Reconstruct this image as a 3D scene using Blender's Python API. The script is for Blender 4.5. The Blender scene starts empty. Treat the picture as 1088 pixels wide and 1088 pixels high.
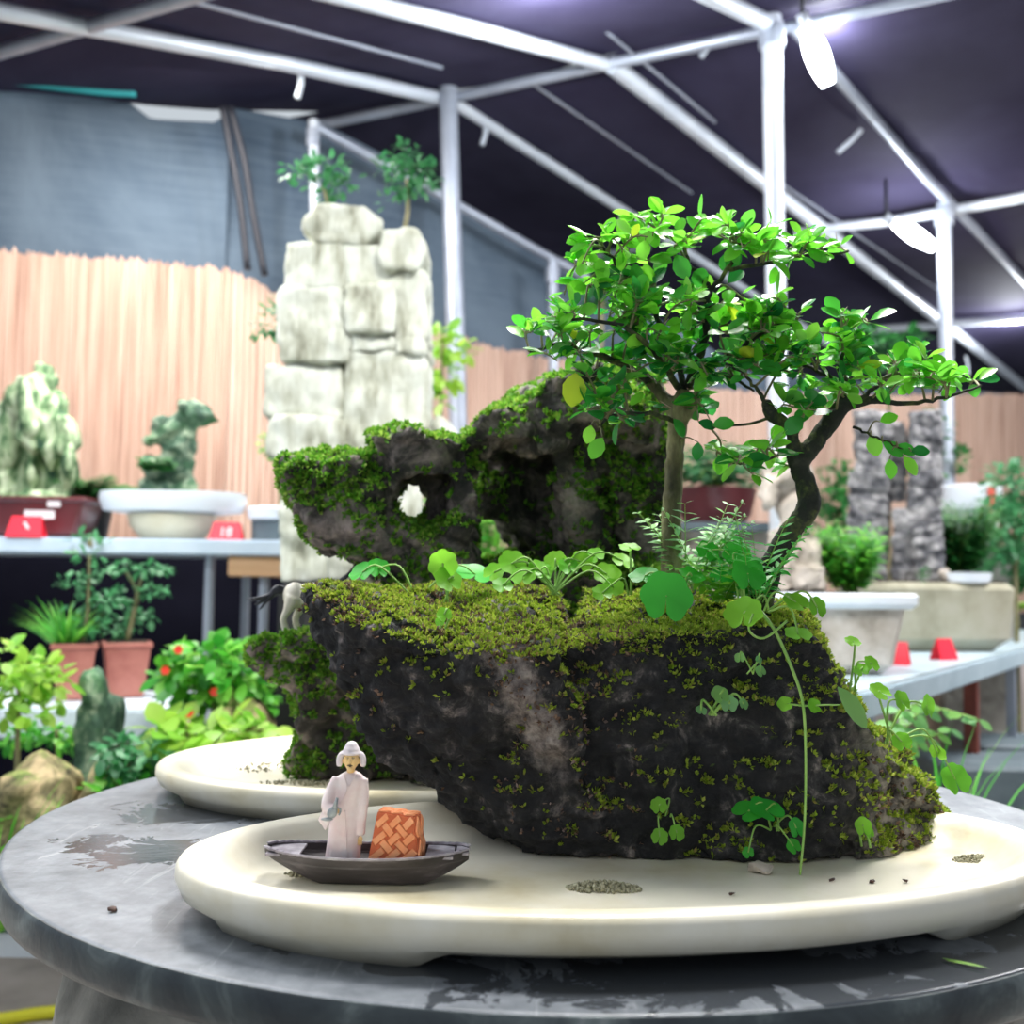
import bpy, bmesh, math, random
from mathutils import Vector, Matrix, noise
random.seed(11)
S = bpy.context.scene
COL = S.collection
V = Vector
PI = math.pi
# ------------------------------------------------------------------ camera model
F = 1167.0
PITCH, ROLL, H = math.radians(3.6708), math.radians(.7418), .97
TZ = H - .2094                                  # table top
def ray(px, py):
    u, v = (px-544)/F, (544-py)/F
    c, s = math.cos(ROLL), math.sin(ROLL)
    u, v = c*u - s*v, s*u + c*v
    cp, sp = math.cos(PITCH), math.sin(PITCH)
    return V((u, cp - v*sp, sp + v*cp))
CAM = V((0, 0, H))
def at(px, py, Y):
    d = ray(px, py); return CAM + d*(Y/d.y)
def atz(px, py, z):
    d = ray(px, py); return CAM + d*((z-H)/d.z)
def on_plane(px, py, p0, n):
    d = ray(px, py); return CAM + d*((p0-CAM).dot(n)/d.dot(n))
def on_wall(px, py, A, B):
    t = V((B[0]-A[0], B[1]-A[1], 0)); n = V((-t.y, t.x, 0))
    return on_plane(px, py, V((A[0], A[1], 0)), n)
cam_d = bpy.data.cameras.new('camera'); cam = bpy.data.objects.new('camera', cam_d); COL.objects.link(cam)
cam.matrix_world = Matrix.Translation(CAM) @ (Matrix.Rotation(PI/2+PITCH, 4, 'X') @ Matrix.Rotation(ROLL, 4, 'Z'))
cam_d.sensor_width = 36; cam_d.sensor_fit = 'HORIZONTAL'; cam_d.lens = F/1088*36
cam_d.clip_start = .02
cam_d.dof.use_dof = True; cam_d.dof.focus_distance = .79; cam_d.dof.aperture_fstop = 7.2
S.camera = cam

# ------------------------------------------------------------------ mesh helpers
class MB:
    def __init__(s): s.v, s.f, s.m = [], [], []
    def add(s, vs, fs, mi=0):
        o = len(s.v); s.v += [V(p) for p in vs]; s.f += [tuple(i+o for i in f) for f in fs]; s.m += [mi]*len(fs)
    def box(s, c, d, R=None, mi=0):
        vs = []
        for x in (-1, 1):
            for y in (-1, 1):
                for z in (-1, 1):
                    p = V((x*d[0]/2, y*d[1]/2, z*d[2]/2))
                    if R is not None: p = R @ p
                    vs.append(V(c)+p)
        s.add(vs, [(0,1,3,2),(4,6,7,5),(0,4,5,1),(2,3,7,6),(0,2,6,4),(1,5,7,3)], mi)
    def tube(s, pts, rad, n=8, cap=True, mi=0):
        pts = [V(p) for p in pts]
        if not isinstance(rad, (list, tuple)): rad = [rad]*len(pts)
        if len(rad) != len(pts): rad = [rad[0]+(rad[-1]-rad[0])*i/(len(pts)-1) for i in range(len(pts))]
        t = (pts[1]-pts[0]).normalized()
        a = t.orthogonal().normalized(); vs = []
        for i, p in enumerate(pts):
            t2 = (pts[min(i+1, len(pts)-1)]-pts[max(i-1, 0)]).normalized()
            a = (a - t2*a.dot(t2)).normalized(); b = t2.cross(a)
            for k in range(n):
                w = 2*PI*k/n; vs.append(p + (a*math.cos(w)+b*math.sin(w))*rad[i])
        fs = [(i*n+k, i*n+(k+1)%n, (i+1)*n+(k+1)%n, (i+1)*n+k) for i in range(len(pts)-1) for k in range(n)]
        if cap:
            fs.append(tuple(range(n-1, -1, -1))); fs.append(tuple((len(pts)-1)*n+k for k in range(n)))
        s.add(vs, fs, mi)
    def lathe(s, c, prof, n=40, sx=1, sy=1, rot=0, power=2, mi=0):
        vs = []; cr, sr = math.cos(rot), math.sin(rot)
        for r, z in prof:
            for k in range(n):
                w = 2*PI*k/n; cx, sy_ = math.cos(w), math.sin(w)
                e = (abs(cx)**power+abs(sy_)**power)**(-1/power)
                x, y = cx*e*r*sx, sy_*e*r*sy
                vs.append(V(c)+V((x*cr-y*sr, x*sr+y*cr, z)))
        m = len(prof)
        fs = [(i*n+k, i*n+(k+1)%n, (i+1)*n+(k+1)%n, (i+1)*n+k) for i in range(m-1) for k in range(n)]
        fs.append(tuple(range(n-1, -1, -1))); fs.append(tuple((m-1)*n+k for k in range(n)))
        s.add(vs, fs, mi)
    def ball(s, c, r, n=12, m=8, R=None, mi=0):
        if not isinstance(r, (tuple, list)): r = (r, r, r)
        vs = []
        for i in range(1, m):
            th = PI*i/m
            for k in range(n):
                w = 2*PI*k/n
                p = V((r[0]*math.sin(th)*math.cos(w), r[1]*math.sin(th)*math.sin(w), r[2]*math.cos(th)))
                vs.append(V(c)+(R @ p if R is not None else p))
        a = V((0, 0, r[2]))
        if R is not None: a = R @ a
        vs += [V(c)+a, V(c)-a]; T = len(vs)-2
        fs = [(i*n+k, (i+1)*n+k, (i+1)*n+(k+1)%n, i*n+(k+1)%n) for i in range(m-2) for k in range(n)]
        fs += [(T, k, (k+1)%n) for k in range(n)] + [(T+1, (m-2)*n+(k+1)%n, (m-2)*n+k) for k in range(n)]
        s.add(vs, fs, mi)
    def hull(s, pts):
        bm = bmesh.new()
        for p in pts: bm.verts.new(p)
        bmesh.ops.convex_hull(bm, input=bm.verts)
        bmesh.ops.delete(bm, geom=[v for v in bm.verts if not v.link_faces], context='VERTS')
        bm.verts.index_update()
        s.add([v.co.copy() for v in bm.verts], [tuple(v.index for v in f.verts) for f in bm.faces]); bm.free()
    # --- leaves
    def leaf(s, p, d, nrm, L, W, fold=.18, droop=.15, shape='oval'):
        d = V(d).normalized(); sd = d.cross(V(nrm))
        if sd.length < 1e-4: sd = d.orthogonal()
        sd.normalize(); up = sd.cross(d).normalized()
        if shape == 'oval': prof = ((0, .06), (.18, .62), (.42, 1), (.7, .92), (.9, .5), (1, .06))
        elif shape == 'lance': prof = ((0, .1), (.3, .9), (.6, .8), (1, .03))
        else: prof = ((0, .15), (.4, 1), (1, .05))
        vs = []
        for t, w in prof:
            c = V(p)+d*(t*L)-up*(droop*L*t*t)
            h = w*W/2
            vs += [c-sd*h+up*(fold*h), c, c+sd*h+up*(fold*h)]
        fs = []
        for i in range(len(prof)-1):
            a = i*3; fs += [(a, a+1, a+4, a+3), (a+1, a+2, a+5, a+4)]
        s.add(vs, fs)
    def disc_leaf(s, c, nrm, r, notch=V((1, 0, 0)), lobes=7, cup=.2):
        nrm = V(nrm).normalized(); a = (V(notch)-nrm*V(notch).dot(nrm)).normalized(); b = nrm.cross(a)
        N = lobes*6; vs = [V(c)]
        for q in (.5, .85, 1):
            for k in range(N+1):
                w = .06+(2*PI-.12)*k/N
                rr = r*q*(1+(.13*q)*abs(math.sin(w*lobes/2))-.06)*(1-.35*math.exp(-((min(w, 2*PI-w))/.25)**2))
                vs.append(V(c)+(a*math.cos(w)+b*math.sin(w))*rr+nrm*(cup*r*q*q*(.6+.4*math.sin(w*3+r*900))))
        M = N+1
        fs = [(0, 1+k, 2+k) for k in range(N)]
        for j in range(2): fs += [(1+j*M+k, 1+(j+1)*M+k, 2+(j+1)*M+k, 2+j*M+k) for k in range(N)]
        s.add(vs, fs)
    def blade(s, p, d, L, w, bend=.5, seg=4):
        d = V(d).normalized(); sd = d.cross(V((0, 0, 1)))
        if sd.length < .05: sd = V((random.uniform(-1, 1), random.uniform(-1, 1), 0))
        sd.normalize(); vs = []
        hz = V((d.x, d.y, 0)) 
        hz = hz.normalized() if hz.length > 1e-3 else V((1, 0, 0))
        c = V(p); dd = d.copy()
        for i in range(seg+1):
            h = w/2*(1-(i/seg)**1.6)+.00005
            vs += [c-sd*h, c+sd*h]
            c = c+dd*(L/seg); dd = (dd+(hz*.6-V((0, 0, .8)))*(bend/seg)).normalized()
        s.add(vs, [(2*i, 2*i+1, 2*i+3, 2*i+2) for i in range(seg)])

def mesh_of(name, mb):
    me = bpy.data.meshes.new(name); me.from_pydata([tuple(p) for p in mb.v], [], mb.f)
    me.validate(); return me
ORG = {}
def link_mesh(name, me, mat, parent=None, smooth=True, origin=None):
    """me has world coordinates; it is moved into its parent's (or its own base) frame"""
    if parent is not None: o = ORG[parent.name]
    elif origin is not None: o = V(origin)
    else:
        xs = [v.co for v in me.vertices]
        o = V((sum(v.x for v in xs)/len(xs), sum(v.y for v in xs)/len(xs), min(v.z for v in xs)))
    me.transform(Matrix.Translation(-o))
    ob = bpy.data.objects.new(name, me); COL.objects.link(ob)
    for m in (mat if isinstance(mat, (list, tuple)) else [mat]): me.materials.append(m)
    if parent is not None: ob.parent = parent
    else: ob.location = o
    ORG[ob.name] = o.copy()
    if smooth: me.polygons.foreach_set('use_smooth', [True]*len(me.polygons))
    return ob
def recalc(me):
    bm = bmesh.new(); bm.from_mesh(me); bmesh.ops.recalc_face_normals(bm, faces=bm.faces); bm.to_mesh(me); bm.free()
def obj(name, mb, mat, parent=None, smooth=True, origin=None, fix=True, bevel=0):
    me = mesh_of(name, mb)
    if fix: recalc(me)
    if bevel:
        bm = bmesh.new(); bm.from_mesh(me)
        bmesh.ops.bevel(bm, geom=[e for e in bm.edges if e.is_manifold and e.calc_face_angle(0) > .6], offset=bevel, segments=2, affect='EDGES', clamp_overlap=True)
        bm.to_mesh(me); bm.free()
    ob = link_mesh(name, me, mat, parent, smooth, origin)
    if len(set(mb.m)) > 1 and not bevel: me.polygons.foreach_set('material_index', mb.m)
    if smooth and (bevel or smooth == 'auto'):
        me.set_sharp_from_angle(angle=math.radians(40))
    return ob
def thing(name, loc, label, cat, group=None):
    o = bpy.data.objects.new(name, None); COL.objects.link(o); o.location = loc; o.empty_display_size = .03
    ORG[o.name] = V(loc); return tag(o, label, cat, group)
def tag(o, label, cat, group=None):
    o['label'] = label; o['category'] = cat
    if group: o['group'] = group
    return o
def struct(name, mb, mat, smooth=False):
    o = obj(name, mb, mat, None, smooth, origin=(0, 0, 0), fix=False); o['kind'] = 'structure'; return o
def evald(me, mods):
    ob = bpy.data.objects.new('tmp', me); COL.objects.link(ob)
    for f in mods: f(ob)
    dg = bpy.context.evaluated_depsgraph_get(); dg.update()
    r = bpy.data.meshes.new_from_object(ob.evaluated_get(dg)); bpy.data.objects.remove(ob); return r
def remesh(mb, vox, smooth=2, cuts=None):
    me = mesh_of('r', mb); recalc(me)
    cut = None
    if cuts is not None:
        cm = mesh_of('c', cuts); recalc(cm); cut = bpy.data.objects.new('cut', cm); COL.objects.link(cut)
    def mod(ob):
        m = ob.modifiers.new('r', 'REMESH'); m.mode = 'VOXEL'; m.voxel_size = vox
        if cut:
            b = ob.modifiers.new('b', 'BOOLEAN'); b.operation = 'DIFFERENCE'; b.object = cut; b.solver = 'EXACT'; b.use_self = True
            m = ob.modifiers.new('r2', 'REMESH'); m.mode = 'VOXEL'; m.voxel_size = vox
        if smooth:
            s = ob.modifiers.new('s', 'SMOOTH'); s.iterations = smooth; s.factor = .5
    r = evald(me, [mod])
    if cut: bpy.data.objects.remove(cut)
    return r
def fr(p, sc, oc=5, H_=.9): return noise.fractal(V(p)*sc, H_, 2.1, oc)
def displace(me, amp, sc, ridged=0, rsc=10, strata=0, ssc=60, seed=0, zmin=None):
    off = V((seed*3.1, seed*1.7, seed*2.3)); out = []
    for v in me.vertices:
        p = v.co + off
        d = amp*fr(p, sc)
        if ridged: d -= ridged*max(0, 1-abs(noise.noise(p*rsc))*4)
        if strata: d += strata*noise.noise(V((p.x*ssc*.12, p.y*ssc*.12, p.z*ssc+3*noise.noise(p*9))))
        out.append(v.co + v.normal*d)
    for v, c in zip(me.vertices, out):
        if zmin is not None and c.z < zmin: c.z = zmin
        v.co = c
    me.update(); return me
def tufts(mb, me, prob, count, L, W, blades=5, spread=.9, lift=0):
    """small moss sprigs on the faces of me (world coordinates)"""
    fs, ws = [], []
    for p in me.polygons:
        q = prob(p.center, p.normal)
        if q > 0: fs.append(p); ws.append(q*p.area)
    if not fs: return
    vs = me.vertices
    for p in random.choices(fs, ws, k=count):
        i = p.vertices; a, b = random.random(), random.random()
        c = vs[i[0]].co.lerp(vs[i[1]].co, a).lerp(vs[i[-1]].co.lerp(vs[i[min(2, len(i)-1)]].co, a), b)
        n = p.normal; l = L*random.uniform(.6, 1.3)
        for k in range(blades):
            r = V((random.gauss(0, 1), random.gauss(0, 1), random.gauss(0, 1)+lift))
            d = (n+r*spread*.6).normalized(); s = d.cross(V((random.gauss(0, 1), random.gauss(0, 1), random.gauss(0, 1)))).normalized()*(W*random.uniform(.7, 1.3)/2)
            b0 = c-n*(l*.15); m_ = b0+d*(l*.55); t = b0+d*l
            mb.add([b0, m_+s, t, m_-s], [(0, 1, 2, 3)])
def rbox(c, d, r=.01, rotz=0, taper=1, n=5):
    """rounded, optionally downward-tapering box: returned as rings for MB.add"""
    mb = MB(); rings = []
    zs = [(-d[2]/2, r), (-d[2]/2+r, 0), (d[2]/2-r*.5, 0), (d[2]/2, r*.5)]
    pts = []
    for z, ins in zs:
        k = taper+(1-taper)*((z+d[2]/2)/d[2])
        hx, hy = d[0]/2*k-ins, d[1]/2*k-ins; rr = max(r-ins*.5, .001); ring = []
        for q, (sx, sy) in enumerate(((1, 1), (-1, 1), (-1, -1), (1, -1))):
            for j in range(n+1):
                w = PI/2*q+PI/2*j/n
                x, y = sx*(hx-rr)+rr*math.cos(w), sy*(hy-rr)+rr*math.sin(w)
                ring.append(V(c)+V((x*math.cos(rotz)-y*math.sin(rotz), x*math.sin(rotz)+y*math.cos(rotz), z)))
        pts.append(ring)
    N = len(pts[0]); vs = [p for r_ in pts for p in r_]
    fs = [(i*N+k, i*N+(k+1)%N, (i+1)*N+(k+1)%N, (i+1)*N+k) for i in range(3) for k in range(N)]
    fs += [tuple(range(N-1, -1, -1)), tuple(3*N+k for k in range(N))]
    mb.add(vs, fs); return mb
def rnd(a): return random.uniform(-a, a)
def smooth_path(pts, k=4):
    pts = [V(p) for p in pts]; out = []
    for i in range(len(pts)-1):
        p0, p1, p2, p3 = pts[max(i-1, 0)], pts[i], pts[i+1], pts[min(i+2, len(pts)-1)]
        for j in range(k):
            t = j/k
            out.append(.5*((2*p1)+(p2-p0)*t+(2*p0-5*p1+4*p2-p3)*t*t+(3*p1-p0-3*p2+p3)*t**3))
    return out+[pts[-1]]

# ------------------------------------------------------------------ materials
def base(name, rough=.6, spec=.5, metal=0):
    m = bpy.data.materials.new(name); m.use_nodes = True; nt = m.node_tree
    b = nt.nodes['Principled BSDF']; b.inputs['Roughness'].default_value = rough
    b.inputs['Specular IOR Level'].default_value = spec; b.inputs['Metallic'].default_value = metal
    return m, nt, b
def nd(nt, t, **kw):
    n = nt.nodes.new(t)
    for k, v in kw.items():
        if k in n.inputs: n.inputs[k].default_value = v
        else: setattr(n, k, v)
    return n
def ramp(nt, stops, fac):
    r = nt.nodes.new('ShaderNodeValToRGB'); e = r.color_ramp.elements
    while len(e) < len(stops): e.new(.5)
    for x, (p, c) in zip(e, stops): x.position = p; x.color = (*c, 1)
    nt.links.new(fac, r.inputs[0]); return r.outputs[0]
def coords(nt, scale=(1, 1, 1)):
    tc = nt.nodes.new('ShaderNodeTexCoord'); mp = nt.nodes.new('ShaderNodeMapping'); mp.inputs['Scale'].default_value = scale
    nt.links.new(tc.outputs['Object'], mp.inputs[0]); return mp.outputs[0]
def noisy(nt, vec, sc, det=6, rough=.6, dist=0):
    n = nd(nt, 'ShaderNodeTexNoise', Scale=sc, Detail=det, Roughness=rough, Distortion=dist); nt.links.new(vec, n.inputs['Vector']); return n.outputs['Fac']
def bump(nt, b, h, st=.4, dist=.01):
    n = nd(nt, 'ShaderNodeBump', Strength=st, Distance=dist); nt.links.new(h, n.inputs['Height']); nt.links.new(n.outputs[0], b.inputs['Normal'])
def mk(name, stops, sc=5, rough=.6, spec=.5, metal=0, bsc=None, bst=.3, bd=.005, scale=(1, 1, 1), det=6, nrough=.6, dist=0):
    m, nt, b = base(name, rough, spec, metal)
    if len(stops) == 1 or not sc: b.inputs['Base Color'].default_value = (*stops[0][1], 1)
    vec = coords(nt, scale)
    if len(stops) > 1: nt.links.new(ramp(nt, stops, noisy(nt, vec, sc, det, nrough, dist)), b.inputs['Base Color'])
    if bsc: bump(nt, b, noisy(nt, vec, bsc, 8, .65), bst, bd)
    return m
def mixc(nt, fac, a, b):
    n = nt.nodes.new('ShaderNodeMix'); n.data_type = 'RGBA'
    for s, v in ((0, fac), (6, a), (7, b)):
        if isinstance(v, bpy.types.NodeSocket): nt.links.new(v, n.inputs[s])
        else: n.inputs[s].default_value = v if s == 0 else (*v, 1)
    return n.outputs[2]
def leafmat(name, cols, tr=.45, rough=.35, spec=.5, sc=0):
    m, nt, b = base(name, rough, spec)
    g = nt.nodes.new('ShaderNodeNewGeometry')
    c = ramp(nt, [(i/(len(cols)-1) if len(cols) > 1 else 0, q) for i, q in enumerate(cols)], g.outputs['Random Per Island'])
    nt.links.new(c, b.inputs['Base Color'])
    t = nt.nodes.new('ShaderNodeBsdfTranslucent'); nt.links.new(c, t.inputs[0])
    mx = nt.nodes.new('ShaderNodeMixShader'); mx.inputs[0].default_value = tr
    out = nt.nodes['Material Output']
    nt.links.new(b.outputs[0], mx.inputs[1]); nt.links.new(t.outputs[0], mx.inputs[2]); nt.links.new(mx.outputs[0], out.inputs[0])
    return m
def emis(name, col, st):
    m, nt, b = base(name); b.inputs['Emission Color'].default_value = (*col, 1); b.inputs['Emission Strength'].default_value = st; b.inputs['Base Color'].default_value = (*col, 1); return m

LIT_STREAK = 0.091
def lit_streak_off(nt, v):
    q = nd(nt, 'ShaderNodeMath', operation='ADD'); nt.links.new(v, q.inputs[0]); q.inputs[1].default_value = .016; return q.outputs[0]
def mossy_rock(name, rock, moss, up0=.35, up1=.8, amt=.5, msc=18, bsc=110, bst=.9, rough=.75, sc=22, lit_streak_pale_tail=False):
    """rock whose upward faces and damp patches carry green moss"""
    m, nt, b = base(name, rough, .35)
    vec = coords(nt)
    r = ramp(nt, rock, noisy(nt, vec, sc, 10, .68, .4))
    if lit_streak_pale_tail:      # lit streak painted down the front of the stone, plus its paler tail
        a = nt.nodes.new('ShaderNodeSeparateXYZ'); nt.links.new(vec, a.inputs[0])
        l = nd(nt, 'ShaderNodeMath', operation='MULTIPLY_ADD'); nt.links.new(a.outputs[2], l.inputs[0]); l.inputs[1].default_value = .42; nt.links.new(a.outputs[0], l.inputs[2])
        d = nd(nt, 'ShaderNodeMath', operation='ADD'); nt.links.new(l.outputs[0], d.inputs[0]); d.inputs[1].default_value = LIT_STREAK
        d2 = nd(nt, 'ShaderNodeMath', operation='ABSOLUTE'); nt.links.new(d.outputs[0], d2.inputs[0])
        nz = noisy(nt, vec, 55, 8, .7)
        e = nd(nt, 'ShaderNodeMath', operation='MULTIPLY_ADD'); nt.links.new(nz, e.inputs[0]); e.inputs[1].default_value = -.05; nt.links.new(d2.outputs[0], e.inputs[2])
        f = ramp(nt, [(.0, (1, 1, 1)), (.012, (0, 0, 0))], lit_streak_off(nt, e.outputs[0]))
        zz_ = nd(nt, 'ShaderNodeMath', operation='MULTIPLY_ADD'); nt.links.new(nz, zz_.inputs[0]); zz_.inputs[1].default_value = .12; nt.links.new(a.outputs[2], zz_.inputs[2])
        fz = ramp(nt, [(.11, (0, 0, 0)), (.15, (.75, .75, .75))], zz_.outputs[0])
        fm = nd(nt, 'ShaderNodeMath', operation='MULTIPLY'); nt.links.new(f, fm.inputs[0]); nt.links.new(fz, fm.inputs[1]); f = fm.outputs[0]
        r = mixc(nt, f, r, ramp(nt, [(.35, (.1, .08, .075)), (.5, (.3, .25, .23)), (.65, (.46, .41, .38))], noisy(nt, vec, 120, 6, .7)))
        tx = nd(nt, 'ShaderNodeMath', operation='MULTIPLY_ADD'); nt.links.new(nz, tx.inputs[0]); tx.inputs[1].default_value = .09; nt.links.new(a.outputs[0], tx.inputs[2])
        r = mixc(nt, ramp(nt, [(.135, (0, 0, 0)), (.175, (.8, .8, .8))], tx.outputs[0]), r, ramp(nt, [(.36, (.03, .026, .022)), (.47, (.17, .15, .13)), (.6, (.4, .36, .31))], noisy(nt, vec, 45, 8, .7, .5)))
    g = nt.nodes.new('ShaderNodeNewGeometry'); sp = nt.nodes.new('ShaderNodeSeparateXYZ'); nt.links.new(g.outputs['True Normal'], sp.inputs[0])
    mr = nd(nt, 'ShaderNodeMapRange'); mr.inputs['From Min'].default_value = up0; mr.inputs['From Max'].default_value = up1; nt.links.new(sp.outputs[2], mr.inputs[0])
    n2 = noisy(nt, vec, msc, 8, .6)
    mul = nd(nt, 'ShaderNodeMath', operation='MULTIPLY_ADD'); nt.links.new(n2, mul.inputs[0]); mul.inputs[1].default_value = 3.2; mul.inputs[2].default_value = -2.1+amt
    mx = nd(nt, 'ShaderNodeMath', operation='ADD', use_clamp=True); nt.links.new(mr.outputs[0], mx.inputs[0]); nt.links.new(mul.outputs[0], mx.inputs[1])
    mc = ramp(nt, moss, noisy(nt, vec, 160, 4, .7))
    nt.links.new(mixc(nt, mx.outputs[0], r, mc), b.inputs['Base Color'])
    bump(nt, b, noisy(nt, vec, bsc, 10, .7), bst, .004)
    return m

M = {}
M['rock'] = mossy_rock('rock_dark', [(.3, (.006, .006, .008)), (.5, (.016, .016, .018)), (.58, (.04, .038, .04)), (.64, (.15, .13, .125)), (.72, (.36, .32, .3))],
                       [(.3, (.03, .05, .01)), (.5, (.10, .16, .02)), (.7, (.22, .26, .05))], up0=.45, up1=.9, amt=-.15, msc=26, sc=42, lit_streak_pale_tail=True)
M['rock_arch'] = mossy_rock('rock_arch', [(.34, (.012, .012, .012)), (.46, (.05, .045, .04)), (.55, (.2, .165, .15)), (.66, (.42, .34, .31))],
                       [(.3, (.03, .07, .01)), (.5, (.08, .17, .02)), (.7, (.2, .3, .05))], up0=.3, up1=.8, amt=.15, msc=22)
M['moss'] = leafmat('moss', [(.22, .33, .03), (.4, .52, .05), (.12, .22, .02), (.52, .58, .1), (.28, .45, .03), (.4, .32, .1)], .35, .6, .3)
M['moss_green'] = leafmat('moss_green', [(.07, .26, .02), (.2, .46, .04), (.12, .36, .03), (.42, .6, .1), (.05, .18, .015), (.3, .5, .06)], .35, .55, .3)
M['litter'] = leafmat('litter', [(.1, .05, .03), (.3, .2, .15), (.2, .13, .08), (.05, .03, .02), (.4, .3, .27)], .15, .8, .2)
M['marble'] = mk('marble', [(.25, (.58, .48, .27)), (.42, (.78, .71, .53)), (.58, (.88, .83, .70)), (.8, (.84, .79, .65))], 9, .32, .5, bsc=60, bst=.08)
M['grain'] = mk('grain', [(.35, (.16, .15, .08)), (.6, (.4, .38, .26)), (.75, (.7, .68, .55))], 300, .7)
M['bark1'] = mk('bark1', [(.3, (.04, .04, .02)), (.48, (.14, .13, .06)), (.62, (.34, .32, .16)), (.75, (.5, .48, .36))], 45, .7, .3, bsc=160, bst=.6, scale=(1, 1, .4))
M['bark2'] = mossy_rock('bark2', [(.35, (.01, .012, .01)), (.55, (.03, .035, .025)), (.75, (.08, .08, .06))], [(.3, (.1, .15, .02)), (.7, (.3, .36, .08))], up0=1.5, up1=1.9, amt=.5, msc=40, bst=.8)
M['twig'] = mk('twig', [(.3, (.12, .12, .04)), (.7, (.25, .22, .12))], 40, .6)
M['thorn'] = mk('thorn', [(.3, (.5, .4, .28)), (.7, (.62, .45, .36))], 40, .5)
M['leaf'] = leafmat('leaf_bright', [(.1, .46, .03), (.2, .66, .04), (.13, .56, .03), (.28, .7, .06), (.05, .32, .04)], .5, .3, .6)
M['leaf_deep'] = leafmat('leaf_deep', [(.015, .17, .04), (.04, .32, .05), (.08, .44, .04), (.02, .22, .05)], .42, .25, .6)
M['leaf_lime'] = leafmat('leaf_lime', [(.2, .6, .04), (.3, .68, .05), (.14, .52, .04)], .55, .4, .4)
M['leaf_emerald'] = leafmat('leaf_emerald', [(.05, .5, .06), (.08, .55, .05)], .5, .4, .4)
M['leaf_pale'] = leafmat('leaf_pale', [(.25, .55, .25), (.3, .6, .15), (.2, .5, .2)], .5, .4, .5)
M['leaf_yellow'] = leafmat('leaf_yellow', [(.5, .62, .03), (.4, .6, .03)], .5, .4)
M['stem'] = mk('stem', [(.3, (.2, .42, .07)), (.7, (.36, .58, .14))], 60, .5)
M['bg_a'] = leafmat('bg_bright', [(.05, .35, .03), (.12, .5, .05), (.02, .2, .02), (.2, .6, .06), (.35, .7, .12)], .45, .4)
M['bg_b'] = leafmat('bg_dark', [(.012, .09, .02), (.02, .16, .03), (.05, .25, .05), (.03, .14, .04)], .35, .45)
M['bg_c'] = leafmat('bg_teal', [(.04, .22, .08), (.08, .32, .12), (.03, .16, .06), (.16, .42, .2)], .4, .4)
M['bg_y'] = leafmat('bg_yellow', [(.3, .6, .05), (.45, .68, .1), (.2, .5, .04), (.5, .7, .2)], .5, .4)
M['flower'] = mk('flower', [(0, (.8, .05, .02))], 0, .5)
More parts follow.
